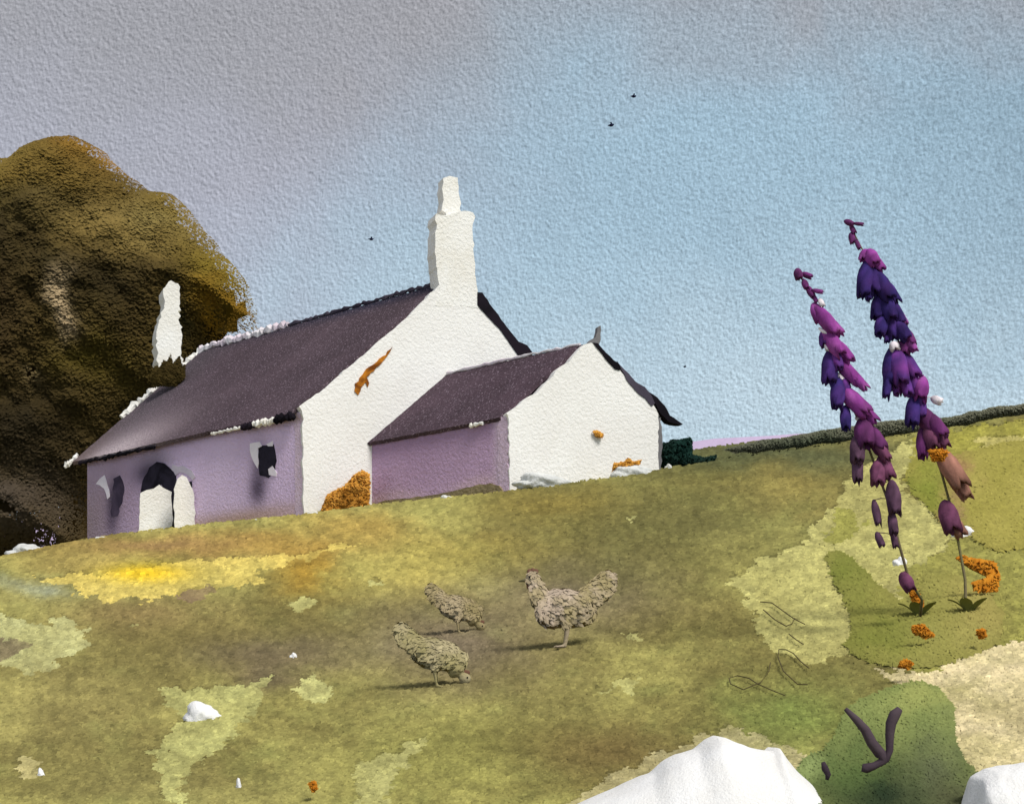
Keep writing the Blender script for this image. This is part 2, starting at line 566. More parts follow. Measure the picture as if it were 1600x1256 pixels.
def tube(path, rad, sides=8):
    path = [np.array(p, float) for p in path]
    if not hasattr(rad, '__len__'): rad = [rad] * len(path)
    vs, fs = [], []
    for i, p in enumerate(path):
        t = path[min(i + 1, len(path) - 1)] - path[max(i - 1, 0)]
        t /= np.linalg.norm(t) + 1e-9
        a = np.cross(t, [0.31, 0.9, 0.2]); a /= np.linalg.norm(a) + 1e-9
        b = np.cross(t, a)
        for s in range(sides):
            an = 2 * math.pi * s / sides
            vs.append(p + (a * math.cos(an) + b * math.sin(an)) * rad[i])
    for i in range(len(path) - 1):
        for s in range(sides):
            s2 = (s + 1) % sides
            fs.append((i * sides + s, i * sides + s2, (i + 1) * sides + s2, (i + 1) * sides + s))
    fs.append(tuple(range(sides))[::-1]); k = (len(path) - 1) * sides
    fs.append(tuple(k + s for s in range(sides)))
    return vs, fs


def join(parts):
    vs, fs = [], []
    for v, f in parts:
        o = len(vs); vs += list(v); fs += [tuple(i + o for i in t) for t in f]
    return vs, fs


def pdist(u, v, poly):
    poly = np.asarray(poly, float)
    best = np.full(u.shape, 1e9)
    for i in range(len(poly)):
        a = poly[i]; b = poly[(i + 1) % len(poly)]
        ab = b - a
        t = np.clip(((u - a[0]) * ab[0] + (v - a[1]) * ab[1]) / (ab @ ab + 1e-9), 0, 1)
        best = np.minimum(best, np.hypot(u - a[0] - t * ab[0], v - a[1] - t * ab[1]))
    return best


def crown(name, poly, dist, half, n, size, colf, parent=None, holes=(), core=True, njit=.45, mat='leaf', seed=1, origin=None, soft=0.0, face=.5, long=1.0, cjit=.10, tight=.72):
    """a mass of small leaves through a rounded volume at its own distance"""
    r = np.random.default_rng(seed)
    poly = np.array(rough_poly(poly, 14, 3.5 if size > .05 else 2.0, seed), float)
    lo, hi = poly.min(0), poly.max(0)
    u = r.uniform(lo[0], hi[0], n * 4); v = r.uniform(lo[1], hi[1], n * 4)
    m = inpoly(u, v, poly)
    for h in holes:
        m &= ~inpoly(u + r.normal(0, 2, len(u)), v + r.normal(0, 2, len(u)), h)
    u, v = u[m][:n], v[m][:n]
    n = len(u)
    e = pdist(u, v, poly); R = max(e.max(), 1e-6)
    bulge = np.sqrt(np.clip(1 - (1 - np.clip(e / (R * .75), 0, 1)) ** 2, 0, 1))
    side = np.where(r.random(n) < .8, -1, 1)
    lump = (fbm(u / (R * .35) + 5, v / (R * .35), seed) - .5) * .5
    dep = side * half * (bulge * r.uniform(tight, 1.0, n) + lump * bulge)
    dd = dist + dep
    # keep the true outline: positions are measured at the middle distance
    ctr = np.stack([(u - HX) / F * dist, dd, (HY - v) / F * dist], 1)
    cu, cv = (lo + hi) / 2
    out = np.stack([(u - cu) / (hi[0] - lo[0]) * 1.7, side * (.35 + .65 * bulge), (cv - v) / (hi[1] - lo[1]) * 1.7 + .25], 1)
    out = out * (1 - soft) + np.array([.1, -.85, .75]) * soft
    out += r.normal(0, njit, (n, 3)); out /= np.linalg.norm(out, axis=1)[:, None]
    tang = r.normal(0, 1, (n, 3)); fac_n = out + r.normal(0, face, (n, 3))
    fac_n /= np.linalg.norm(fac_n, axis=1)[:, None]
    if long > 1:
        tang = np.array([0, 0, 1.0])[None] + r.normal(0, .25, (n, 3)) + np.stack([(u - cu) / (hi[0] - lo[0]) * 1.2, np.zeros(n), np.zeros(n)], 1)
        tang = np.cross(fac_n, tang)
    a = np.cross(fac_n, tang); a /= np.linalg.norm(a, axis=1)[:, None] + 1e-9
    b = np.cross(fac_n, a)
    s = (size * r.uniform(.55, 1.25, n) * np.clip(.45 + e / (R * .25), .45, 1))[:, None]
    V = np.stack([ctr - a * s * long, ctr - b * s * .6, ctr + a * s * long, ctr + b * s * .6], 1)
    cols = colf(u, v, r) * r.normal(1, cjit, n)[:, None]
    if core:
        st = R / 16.0
        cuu, cvv = np.meshgrid(np.arange(lo[0], hi[0], st), np.arange(lo[1], hi[1], st))
        cuu, cvv = cuu.ravel(), cvv.ravel()
        qs = []
        ok = inpoly(cuu, cvv, poly)
        for h in holes:
            ok &= ~(inpoly(cuu, cvv, h) | (pdist(cuu, cvv, h) < st * 1.2))
        ok &= pdist(cuu, cvv, poly) > st * 1.3
        cuu, cvv = cuu[ok], cvv[ok]
        for sd in (-1, 1):
            cn = []
            for du, dv in ((-.5, -.5), (.5, -.5), (.5, .5), (-.5, .5)):
                uu, vv = cuu + du * st, cvv + dv * st
                ee = pdist(uu, vv, poly) * inpoly(uu, vv, poly)
                bb = np.sqrt(np.clip(1 - (1 - np.clip(ee / (R * .75), 0, 1)) ** 2, 0, 1))
                ll = (fbm(uu / (R * .35) + 5, vv / (R * .35), seed) - .5) * .5
                cn.append(np.stack([(uu - HX) / F * dist, dist + sd * half * bb * (.66 if tight < .8 else .90) + half * ll * bb * sd, (HY - vv) / F * dist], 1))
            qs.append(np.stack(cn, 1))
        Vc = np.concatenate(qs); nc = len(cuu)
        oc = np.stack([(cuu - cu) / (hi[0] - lo[0]) * 1.7, np.full(nc, -.8), (cv - cvv) / (hi[1] - lo[1]) * 1.7 + .25], 1)
        oc = oc * (1 - soft) + np.array([.1, -.85, .75]) * soft
        oc2 = oc * np.array([1, -1, 1])
        oc = np.concatenate([oc, oc2]); oc += r.normal(0, .2, oc.shape); oc /= np.linalg.norm(oc, axis=1)[:, None]
        cc_ = colf(np.concatenate([cuu, cuu]), np.concatenate([cvv, cvv]), r)
        V = np.concatenate([V, Vc]); out = np.concatenate([out, oc]); cols = np.concatenate([cols, cc_])
    o = quads_mesh(name, V, M[mat], np.clip(cols, .002, 1), out, parent, origin)
    return o


def rgb(*c):
    return np.array(lin(c))


def colmix(u, v, r, specs, base, nscale, seed, amp=.5):
    """pigment blotches: base plus (cu,cv,ru,rv,colour,strength)"""
    n1 = fbm(u / nscale, v / nscale, seed)
    c = base[0][None] * n1[:, None] + base[1][None] * (1 - n1[:, None])
    wu = (fbm(u / 40, v / 40, seed + 3) - .5) * 60; wv = (fbm(u / 40, v / 40, seed + 7) - .5) * 60
    for cu, cv, ru, rv, cc, st in specs:
        w = (st * np.exp(-(((u + wu - cu) / ru) ** 2 + ((v + wv - cv) / rv) ** 2)))[:, None]
        c = c * (1 - w) + np.array(lin(cc))[None] * w
    return c


# ------------------------------------------------------------------ cottage
def unit(a):
    a = np.array(a, float); return a / np.linalg.norm(a)


A0 = np.array([(475 - HX) / F * 35.0, 35.0, 0.0])                    # near corner of the cottage
Gd = np.array([math.cos(math.radians(22)), math.sin(math.radians(22)), 0.0])   # along the gable
Sd = unit((-2700, 2435, 0))                                          # along the long wall, away
GAB = (A0, Gd); SIDE = (A0, Sd)
nG = np.array([Gd[1], -Gd[0], 0.0]); nS = np.array([Sd[1], -Sd[0], 0.0])
if nS[1] > 0: nS = -nS

cottage = thing('cottage', 'long white gabled cottage with lilac-shaded side wall, purple slate roof and tall chimney', 'cottage', gp(475, 802))

apex = hit(706, 438, A0, Gd)
eaveL = hit(472, 641, A0, Gd)
eaveR = hit(828, 562, A0, Gd)
LEN = 9.0
WL = 8.69

slab('gable_wall', [(474, 840), (472, 650), (466, 636), (504, 609), (532, 585), (548, 571), (574, 549), (602, 525), (638, 494), (666, 466), (690, 442), (712, 436), (744, 462), (780, 506), (828, 561), (832, 840)],
     GAB, 0.35, M['white'], cottage, push=0.06, seed=3)

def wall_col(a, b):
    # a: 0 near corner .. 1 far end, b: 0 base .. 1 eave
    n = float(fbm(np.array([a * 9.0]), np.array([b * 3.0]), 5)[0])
    c = np.array([232, 208, 238.]) * n + np.array([216, 190, 222.]) * (1 - n)  # lilac base carries the long wall's shade in its colour
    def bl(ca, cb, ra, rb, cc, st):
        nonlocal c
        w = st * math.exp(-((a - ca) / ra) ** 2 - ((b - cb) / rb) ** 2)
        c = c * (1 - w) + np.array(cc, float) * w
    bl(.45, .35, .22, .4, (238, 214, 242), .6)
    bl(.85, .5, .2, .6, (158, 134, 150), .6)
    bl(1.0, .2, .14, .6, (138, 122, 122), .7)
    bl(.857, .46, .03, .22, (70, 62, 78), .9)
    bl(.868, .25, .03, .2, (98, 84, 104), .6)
    bl(.668, .70, .075, .15, (70, 62, 78), .85)  # blurred edge of the porch shadow, painted into the wall colour
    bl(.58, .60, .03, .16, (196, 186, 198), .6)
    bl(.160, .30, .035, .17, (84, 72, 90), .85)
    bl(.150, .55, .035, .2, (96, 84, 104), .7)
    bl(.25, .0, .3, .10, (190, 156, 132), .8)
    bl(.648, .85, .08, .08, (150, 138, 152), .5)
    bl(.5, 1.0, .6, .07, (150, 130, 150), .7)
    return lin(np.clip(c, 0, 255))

b0 = A0 + np.array([0, 0, gp(475, 802)[2] - .9]); e0 = A0 + np.array([0, 0, eaveL[2] - .02])
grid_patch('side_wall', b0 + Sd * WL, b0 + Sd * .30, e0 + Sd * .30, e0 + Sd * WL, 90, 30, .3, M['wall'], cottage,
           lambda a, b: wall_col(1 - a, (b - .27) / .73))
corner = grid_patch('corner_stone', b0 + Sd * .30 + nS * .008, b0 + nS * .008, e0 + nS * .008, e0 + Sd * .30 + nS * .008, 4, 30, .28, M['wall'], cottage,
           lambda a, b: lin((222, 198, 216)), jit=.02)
# far gable and back wall, so that the house is closed
base_z = b0[2]
def flat(name, pts, mat, parent):
    return mesh_obj(name, pts, [tuple(range(len(pts)))], mat, parent)
bR = np.array([eaveR[0], eaveR[1], base_z])
flat('far_gable', [b0 + Sd * WL, e0 + Sd * WL, apex + Sd * WL, eaveR + Sd * WL, bR + Sd * WL], M['white2'], cottage)
flat('back_wall', [bR, eaveR, eaveR + Sd * WL, bR + Sd * WL], M['white2'], cottage)

# roof
def roof_col(a, b):
    n = float(fbm(np.array([a * 12.0]), np.array([b * 5.0]), 15)[0])
    c = np.array([94, 79, 86.]) * n + np.array([72, 61, 66.]) * (1 - n)
    def bl(ca, cb, ra, rb, cc, st):
        nonlocal c
        w = st * math.exp(-((a - ca) / ra) ** 2 - ((b - cb) / rb) ** 2)
        c = c * (1 - w) + np.array(cc, float) * w
    bl(.82, .02, .24, .26, (206, 190, 192), 1.0)
    bl(.9, .3, .2, .3, (108, 98, 104), .6)
    bl(1.0, .0, .1, .3, (90, 74, 68), .6)
    bl(.2, 1.0, .5, .07, (44, 46, 62), .85)
    bl(.95, .7, .12, .4, (78, 76, 80), .5)
    return lin(np.clip(c, 0, 255))

el_out = eaveL + nS * .16 + np.array([0, 0, -.06])
grid_patch('roof', el_out + Sd * (LEN + .08), el_out + Sd * .27, apex + Sd * .27, apex + Sd * (LEN + .62), 120, 40, .10, M['roof'], cottage,
           lambda a, b: roof_col(1 - a, b), jit=.012)
grid_patch('roof', apex + Sd * .05 + np.array([0, 0, -.01]), eaveR + Sd * .05, eaveR + Sd * (LEN + .2), apex + Sd * (LEN + .2) + np.array([0, 0, -.01]), 12, 40, .10, M['roof'], cottage,
           lambda a, b: lin((70, 60, 68)))
# ridge and verge lime mortar, eaves boards
def strip(name, a, b, w, mat, parent, dirw=None, seed=0, n=40, skip=0.0, keep=None):
    """irregular ribbon of mortar or board from a to b, real thickness"""
    r = random.Random(seed)
    a = np.array(a, float); b = np.array(b, float)
    dirw = np.array([0, 0, 1.0]) if dirw is None else unit(dirw)
    pts = []
    for i in range(n + 1):
        p = a + (b - a) * i / n
        rad = max(.008, w * .5 * r.uniform(.45, 1.35))
        pts.append((p + dirw * r.gauss(0, w * .12), rad))
    v, f = tube([p for p, _ in pts], [q for _, q in pts], 6)
    return mesh_obj(name, v, f, mat, parent)

hi = apex + np.array([0, 0, .03])
strip('ridge_tiles', hi + Sd * 5.9, hi + Sd * 9.65, .22, M['pale'], cottage, seed=4, n=60)
strip('ridge_tiles', hi + Sd * .5, hi + Sd * 5.9, .10, M['slate'], cottage, seed=5, n=60)
fe = el_out + Sd * (LEN + .10) + np.array([0, 0, .05]); fa = apex + Sd * (LEN + .64)
strip('verge_mortar', fa, fa + (fe - fa) * .62, .20, M['white2'], cottage, seed=6, n=46)
strip('verge_mortar', fa + (fe - fa) * .955, fe + (fe - fa) * .05 + np.array([0, 0, -.05]), .15, M['white2'], cottage, seed=7, n=12)
lo = el_out + np.array([0, 0, -.08])
strip('eaves_board', lo + Sd * .1, lo + Sd * .75, .19, M['black'], cottage, seed=8, n=14)
strip('gutter', lo + Sd * .75, lo + Sd * 1.5, .15, M['white2'], cottage, seed=9, n=22)
strip('gutter', lo + Sd * 1.95, lo + Sd * 3.1, .07, M['white2'], cottage, seed=10, n=26)
strip('eaves_board', lo + Sd * 1.5, lo + Sd * 1.95, .15, M['black'], cottage, seed=12, n=10)
strip('eaves_board', lo + Sd * 5.4, lo + Sd * (LEN - .3), .10, M['black'], cottage, seed=11, n=40)
# right bargeboard, black
slab('bargeboard', [(744, 458), (752, 459), (768, 482), (790, 512), (808, 535), (822, 541), (830, 552), (829, 563), (812, 562), (800, 545), (778, 514), (755, 490), (744, 478)],
     GAB, 0.25, M['black'], cottage, push=.085, seed=14, amp=.9)
# chimney
ch = slab('chimney', [(678, 478), (686, 455), (682, 430), (678, 395), (681, 352), (678, 345), (680, 335), (697, 338), (712, 333), (724, 331), (738, 334), (741, 340), (737, 352), (739, 400), (741, 430), (746, 462), (752, 482)],
     GAB, 0.55, M['white2'], cottage, push=.064, seed=16, amp=1.5)
pot = slab('chimney_pot', [(697, 345), (697, 333), (690, 329), (693, 312), (691, 295), (693, 278), (702, 275), (715, 278), (717, 300), (720, 318), (721, 333), (715, 345)],
     (A0 + Sd * .25, Gd), 0.36, M['white2'], ch, push=0.0, seed=17, amp=1.2)
0 and slab('flue_crack', [(709, 292), (712, 292), (713, 322), (709, 324)], (A0 + Sd * .25, Gd), .03, M['plinth'], ch, push=.02, seed=18, amp=.6)
# far chimney against the tree
slab('chimney', [(252, 612), (243, 530), (249, 500), (256, 478), (255, 452), (263, 440), (279, 443), (282, 470), (280, 500), (285, 525), (282, 600)],
     (A0 + Sd * 10.3, Gd), 0.7, M['white2'], cottage, seed=19, amp=3.0, step=5)

# openings in the long wall
WP = (A0, Sd)
slab('doorway', [(222, 832), (222, 764), (300, 752), (300, 822)], WP, .10, M['dark'], cottage, push=.012, seed=20, amp=.5)
h1 = hit(271, 800, A0, Sd) + nS * .05; h2_ = hit(306, 800, A0, Sd) + nS * .05
slab('door', [(217, 838), (219, 770), (228, 766), (240, 763), (249, 757), (255, 762), (262, 765), (268, 768), (270, 838)], (h1, Gd), .05, M['white2'], cottage, seed=21, amp=1.2)
slab('door', [(273, 836), (272, 764), (277, 748), (284, 742), (292, 746), (298, 758), (302, 766), (306, 830)], (h2_, Gd), .05, M['white2'], cottage, seed=22, amp=1.2)
slab('door_head_shade', [(219, 772), (224, 752), (234, 730), (246, 722), (258, 724), (268, 733), (276, 745), (273, 765), (264, 768), (254, 757), (246, 760), (236, 768)], WP, .10, M['dark'], cottage, push=.022, seed=23, amp=2.0)  # porch shadow over the doors, built as a dark slab
slab('door_hood', [(270, 726), (286, 727), (300, 735), (306, 746), (302, 750), (292, 740), (282, 738), (275, 742), (268, 734)], WP, .10, M['hood'], cottage, push=.016, seed=24, amp=1.2)
slab('doorstep', [(216, 842), (218, 834), (290, 826), (306, 828), (270, 838)], WP, .5, M['plinth'], cottage, push=.25, seed=26, amp=1)
wn = slab('window', [(403, 697), (428, 694), (431, 712), (430, 736), (420, 747), (406, 742)], WP, .10, M['dark'], cottage, push=.008, seed=27, amp=1.4)
slab('window_frame', [(391, 693), (406, 690), (410, 697), (404, 700), (403, 731), (397, 722), (391, 704)], WP, .10, M['pale2'], wn, push=.014, seed=28, amp=.8)
slab('window_frame', [(417, 694), (427, 689), (427, 697), (420, 697)], WP, .10, M['pale2'], wn, push=.016, seed=29, amp=.8)
slab('sill', [(420, 733), (426, 728), (433, 738), (432, 744), (421, 742)], WP, .12, M['pale2'], wn, push=.018, seed=30, amp=.8)
wn = slab('window', [(177, 748), (188, 742), (194, 758), (192, 785), (184, 806), (174, 806), (176, 780)], WP, .10, M['dim'], cottage, push=.008, seed=31, amp=1.8)
slab('window_frame', [(150, 756), (156, 748), (164, 742), (168, 758), (172, 776), (168, 780), (163, 764), (156, 758)], WP, .10, M['pale2'], wn, push=.012, seed=32, amp=1.0)
M['creeper'] = wash('rust_creeper', (196, 124, 40), (112, 62, 24), blot=3, grain=9)
slab('creeper', [(612, 543), (601, 556), (589, 565), (576, 574), (565, 586), (560, 592), (553, 600), (552, 612), (558, 618), (563, 606), (569, 598), (573, 607), (575, 600), (571, 590), (583, 581), (596, 567), (606, 554)], GAB, .04, M['creeper'], cottage, push=.09, seed=33, amp=1.6, step=5)
cs = D.objects['creeper']; cs.parent = None; cs.location = cottage.location
tag(cs, 'rusty orange creeper stem clinging to the sloping edge of the tall gable', 'creeper')

# ------------------------------------------------------------------ outbuilding
Bp = hit(578, 700, A0, Gd); Bp[2] = 0
m_ = 4.24
Cp = Bp - Sd * m_
GAB2 = (Cp, Gd)
shed = thing('outbuilding', 'small white gabled outbuilding with lilac-shaded side joined to the front of the tall gable', 'outbuilding', gp(795, 766))
apex2 = hit(918, 536, Cp, Gd); eL2 = hit(795, 648, Cp, Gd); eR2 = hit(1030, 648, Cp, Gd)
slab('gable_wall', [(795, 800), (793, 655), (790, 646), (806, 636), (822, 622), (836, 616), (846, 604), (862, 588), (872, 576), (888, 566), (904, 546), (910, 539), (922, 536), (930, 541), (960, 572), (990, 604), (1018, 632), (1027, 648), (1026, 790)],
     GAB2, .3, M['white'], shed, push=.06, seed=41)
bz2 = float(gp(1000, 740)[2]) - 1.2
B0 = np.array([Bp[0], Bp[1], bz2]) + Sd * 0.0
C0 = np.array([Cp[0], Cp[1], bz2])
Ce = np.array([Cp[0], Cp[1], eL2[2] - .03]); Be = np.array([Bp[0], Bp[1], eL2[2] - .03])
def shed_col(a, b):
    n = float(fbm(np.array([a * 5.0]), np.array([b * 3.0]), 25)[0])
    c = np.array([208, 176, 206.]) * n + np.array([188, 156, 186.]) * (1 - n)  # side wall's shade put into the base colour as lilac
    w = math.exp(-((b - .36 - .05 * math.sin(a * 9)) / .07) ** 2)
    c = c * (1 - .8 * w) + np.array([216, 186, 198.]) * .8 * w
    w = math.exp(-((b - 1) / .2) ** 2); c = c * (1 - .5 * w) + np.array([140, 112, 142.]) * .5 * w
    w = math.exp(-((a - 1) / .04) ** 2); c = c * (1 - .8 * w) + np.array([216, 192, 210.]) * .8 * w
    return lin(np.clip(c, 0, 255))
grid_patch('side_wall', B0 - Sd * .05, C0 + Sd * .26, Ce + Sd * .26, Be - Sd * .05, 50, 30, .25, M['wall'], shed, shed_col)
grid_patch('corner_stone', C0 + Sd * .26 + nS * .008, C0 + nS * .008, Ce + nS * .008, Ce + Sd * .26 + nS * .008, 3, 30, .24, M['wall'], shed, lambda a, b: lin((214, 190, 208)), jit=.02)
# roof, cut where it meets the cottage gable: both planes run back along Sd to the cottage wall
def to_gable(p):
    k = np.dot(p - A0, nG) / np.dot(Sd, nG)
    return p - Sd * k
el2o = eL2 + nS * .10 + np.array([0, 0, -.05])
def r2col(a, b):
    n = float(fbm(np.array([a * 7.0]), np.array([b * 4.0]), 35)[0])
    c = np.array([92, 75, 84.]) * n + np.array([68, 56, 62.]) * (1 - n)
    return lin(c)
grid_patch('roof', to_gable(el2o) + nG * .07, el2o + Sd * .22, apex2 + Sd * .22, to_gable(apex2) + nG * .07, 50, 24, .09, M['roof'], shed, r2col, jit=.01)
grid_patch('roof', apex2 + Sd * .05 + np.array([0, 0, -.01]), eR2 + Sd * .05, to_gable(eR2) + nG * .07, to_gable(apex2) + nG * .07, 8, 20, .09, M['roof'], shed, lambda a, b: lin((66, 56, 64)))
bR2 = np.array([eR2[0], eR2[1], bz2])
flat('back_wall', [bR2, eR2, to_gable(eR2) + nG * .07, to_gable(bR2) + nG * .07], M['white2'], shed)
h2 = apex2 + np.array([0, 0, .02])
strip('ridge_tiles', h2 + Sd * .2, to_gable(h2) + nG * .1, .08, M['pale'], shed, seed=44, n=30)
lo2 = el2o + np.array([0, 0, -.05])
strip('gutter', lo2 + Sd * .65, lo2 + Sd * 1.0, .11, M['white2'], shed, seed=45, n=8)
slab('bargeboard', [(925, 537), (932, 538), (945, 553), (962, 568), (966, 580), (958, 578), (944, 562)], GAB2, .22, M['black'], shed, push=.085, seed=46, amp=.8)
slab('bargeboard', [(962, 566), (984, 590), (1010, 612), (1016, 618), (1026, 626), (1016, 636), (1000, 620), (980, 600)], GAB2, .22, M['slate'], shed, push=.083, seed=47, amp=1.2)
slab('bargeboard', [(1012, 614), (1024, 622), (1040, 642), (1044, 650), (1056, 658), (1064, 664), (1050, 663), (1042, 660), (1030, 648)], GAB2, .22, M['black'], shed, push=.087, seed=48, amp=1.0)
slab('finial', [(916, 540), (924, 530), (932, 526), (935, 510), (940, 508), (940, 530), (936, 541)], GAB2, .12, M['greystone'], shed, push=-.04, seed=49, amp=.9)
slab('downpipe', [(1024, 655), (1032, 652), (1034, 690), (1031, 745), (1026, 760)], GAB2, .15, M['greystone'], shed, push=.03, seed=50, amp=1.0)
slab('plinth', [(584, 815), (580, 792), (604, 782), (690, 772), (752, 757), (782, 759), (796, 790)], (Cp, Sd), .2, M['plinth'], shed, push=.05, seed=51, amp=1.5)

# ------------------------------------------------------------------ trees, hedges, bushes
tree = thing('tree', 'big dark brown and olive broadleaf tree filling the left edge behind the cottage', 'tree', np.array([P(118, 0, 48)[0], 48.0, float(gz(P(118, 0, 48)[0], 48.0)) + .8]))
def treecol(u, v, r):
    return colmix(u, v, r, [
        (170, 262, 80, 36, (150, 112, 46), .85), (300, 345, 50, 60, (136, 114, 52), .8), (365, 440, 50, 60, (136, 116, 40), .8),
        (350, 515, 40, 30, (150, 110, 28), .85), (30, 420, 90, 100, (36, 32, 22), .97), (150, 390, 60, 36, (64, 58, 34), .6), (60, 360, 60, 36, (60, 54, 30), .6),
        (210, 490, 60, 50, (44, 38, 24), .85), (300, 530, 16, 44, (38, 38, 20), .9), (40, 560, 100, 80, (58, 46, 28), .8), (130, 480, 30, 30, (44, 40, 24), .7),
        (220, 405, 90, 50, (136, 114, 62), .8), (265, 380, 50, 40, (132, 118, 70), .6), (180, 600, 60, 40, (88, 76, 28), .8),
        (152, 528, 15, 32, (190, 166, 128), .95), (104, 624, 10, 16, (130, 112, 76), .7),
        (80, 700, 90, 60, (44, 38, 26), .9), (60, 800, 100, 50, (86, 76, 66), .85), (20, 300, 90, 60, (122, 104, 50), .85), (120, 320, 110, 40, (120, 98, 46), .75)],
        (rgb(94, 78, 40), rgb(66, 54, 30)), 60, 71)
TREE = [(-420, 600), (-380, 430), (-280, 320), (-140, 260), (-40, 250), (0, 258), (30, 262), (46, 242), (72, 233), (98, 228), (130, 227), (152, 235), (170, 246), (196, 272), (222, 292), (240, 308), (262, 311), (290, 324), (312, 350), (338, 382), (352, 404), (372, 422), (388, 444), (400, 472), (396, 492), (404, 508), (392, 522), (366, 528), (330, 560), (300, 640), (200, 740), (150, 800), (142, 866), (60, 880), (-60, 890), (-300, 880)]
HOLES = [[(92, 634), (104, 614), (118, 610), (108, 630)], [(18, 800), (28, 784), (46, 798), (72, 814), (74, 823), (24, 828)], [(362, 505), (372, 498), (380, 508), (366, 520)], [(-8, 790), (10, 792), (8, 808), (-8, 806)]]
crown('crown', TREE, 48.0, 4.2, 170000, .085, treecol, parent=tree, holes=HOLES, seed=5, soft=.6, face=.07, njit=.12, cjit=.07, tight=.97)
crown('ivy', [(240, 606), (235, 588), (243, 570), (250, 572), (256, 560), (262, 566), (268, 552), (273, 566), (281, 556), (285, 574), (290, 568), (291, 590), (276, 604)], float((A0 + Sd * 10.3)[1]) - .55, -.0 + .14, 1500, .06, lambda u, v, r: treecol(u, v, r) * .62, parent=cottage, seed=31, soft=.6, face=.2, njit=.2)
tz = world_loc(tree)
tb = np.array(tz)
v1, f1 = tube([tb + (0, 0, -1), tb + (0.2, 0, 2.5), tb + (.5, 0, 5), tb + (.9, .2, 8)], [.55, .42, .33, .15], 10)
trk = mesh_obj('trunk', v1, f1, M['bark'], tree, smooth=True)
def limb(path, rad):
    v, f = tube([P(*p) for p in path], rad, 8)
    return mesh_obj('branch', v, f, M['bark'], tree, smooth=True)
limb([(60, 720, 49), (105, 630, 47.6), (145, 560, 47.0), (160, 520, 47.0), (150, 495, 47.4), (140, 430, 48)], [.3, .25, .34, .32, .2, .1])
limb([(145, 560, 47.2), (172, 545, 46.9), (190, 500, 47.2), (240, 430, 48)], [.2, .16, .12, .05])
limb([(60, 680, 49), (20, 560, 48.5), (-40, 440, 48.5)], [.28, .2, .1])

hb = crown('bush', [(1031, 745), (1030, 694), (1044, 692), (1046, 688), (1060, 688), (1078, 684), (1082, 690), (1082, 712), (1100, 716), (1120, 712), (1112, 730), (1070, 742)], 36.2, .5, 5200, .05,
      lambda u, v, r: colmix(u, v, r, [(1066, 700, 18, 20, (26, 58, 52), .7)], (rgb(38, 62, 54), rgb(30, 46, 40)), 14, 81), seed=7, origin=gp(1058, 735))
tag(hb, 'dark blue-green square bush against the right corner of the small outbuilding', 'bush')
hg = crown('hedge', [(1110, 704), (1150, 697), (1190, 688), (1250, 679), (1300, 669), (1360, 662), (1395, 657), (1440, 655), (1500, 648), (1530, 643), (1540, 638), (1560, 635), (1600, 631), (1640, 627), (1760, 612), (1760, 632), (1560, 653), (1480, 668), (1400, 680), (1300, 692), (1240, 700), (1180, 708)], 38.0, .25, 16000, .03,
      lambda u, v, r: colmix(u, v, r, [(1250, 690, 90, 20, (84, 92, 72), .8)], (rgb(118, 116, 98), rgb(100, 102, 82)), 30, 91), seed=8, soft=.7, face=.16, njit=.15, origin=(9, 38, float(gz(9, 38))))
tag(hg, 'long low grey-green hedge along the crest of the field', 'hedge')

orange = lambda u, v, r: colmix(u, v, r, [(540, 790, 30, 18, (150, 96, 30), .7)], (rgb(232, 176, 84), rgb(190, 124, 40)), 7, 95)
ob = crown('flowering_shrub', [(494, 818), (500, 800), (510, 775), (522, 768), (540, 760), (552, 745), (566, 735), (578, 742), (580, 770), (578, 792), (560, 806), (530, 816)], 34.9, .35, 2600, .065, orange, tight=.9, face=.3, soft=.5, seed=9, origin=gp(535, 812))
tag(ob, 'bushy orange flowering shrub at the foot of the tall white gable', 'shrub')
ob = crown('flowering_plant', [(956, 738), (958, 724), (975, 722), (982, 715), (990, 721), (1004, 717), (998, 728), (985, 732), (980, 738), (968, 730)], 32.9, .10, 260, .035, orange, tight=.95, face=.25, soft=.6, seed=10, origin=gp(980, 742))
tag(ob, 'small orange flowering plant at the foot of the outbuilding gable', 'plant')
ob = crown('wall_plant', [(925, 674), (933, 672), (943, 678), (942, 684), (930, 683)], float(hit(933, 678, Cp, Gd)[1]) - .12, .06, 60, .028, orange, tight=.95, face=.25, soft=.6, seed=12, origin=hit(933, 690, Cp, Gd))
tag(ob, 'tiny orange wall plant rooted midway up the outbuilding gable', 'plant')


def greens(base, specs=()):
    return lambda u, v, r: colmix(u, v, r, list(specs), base, 40, 101)

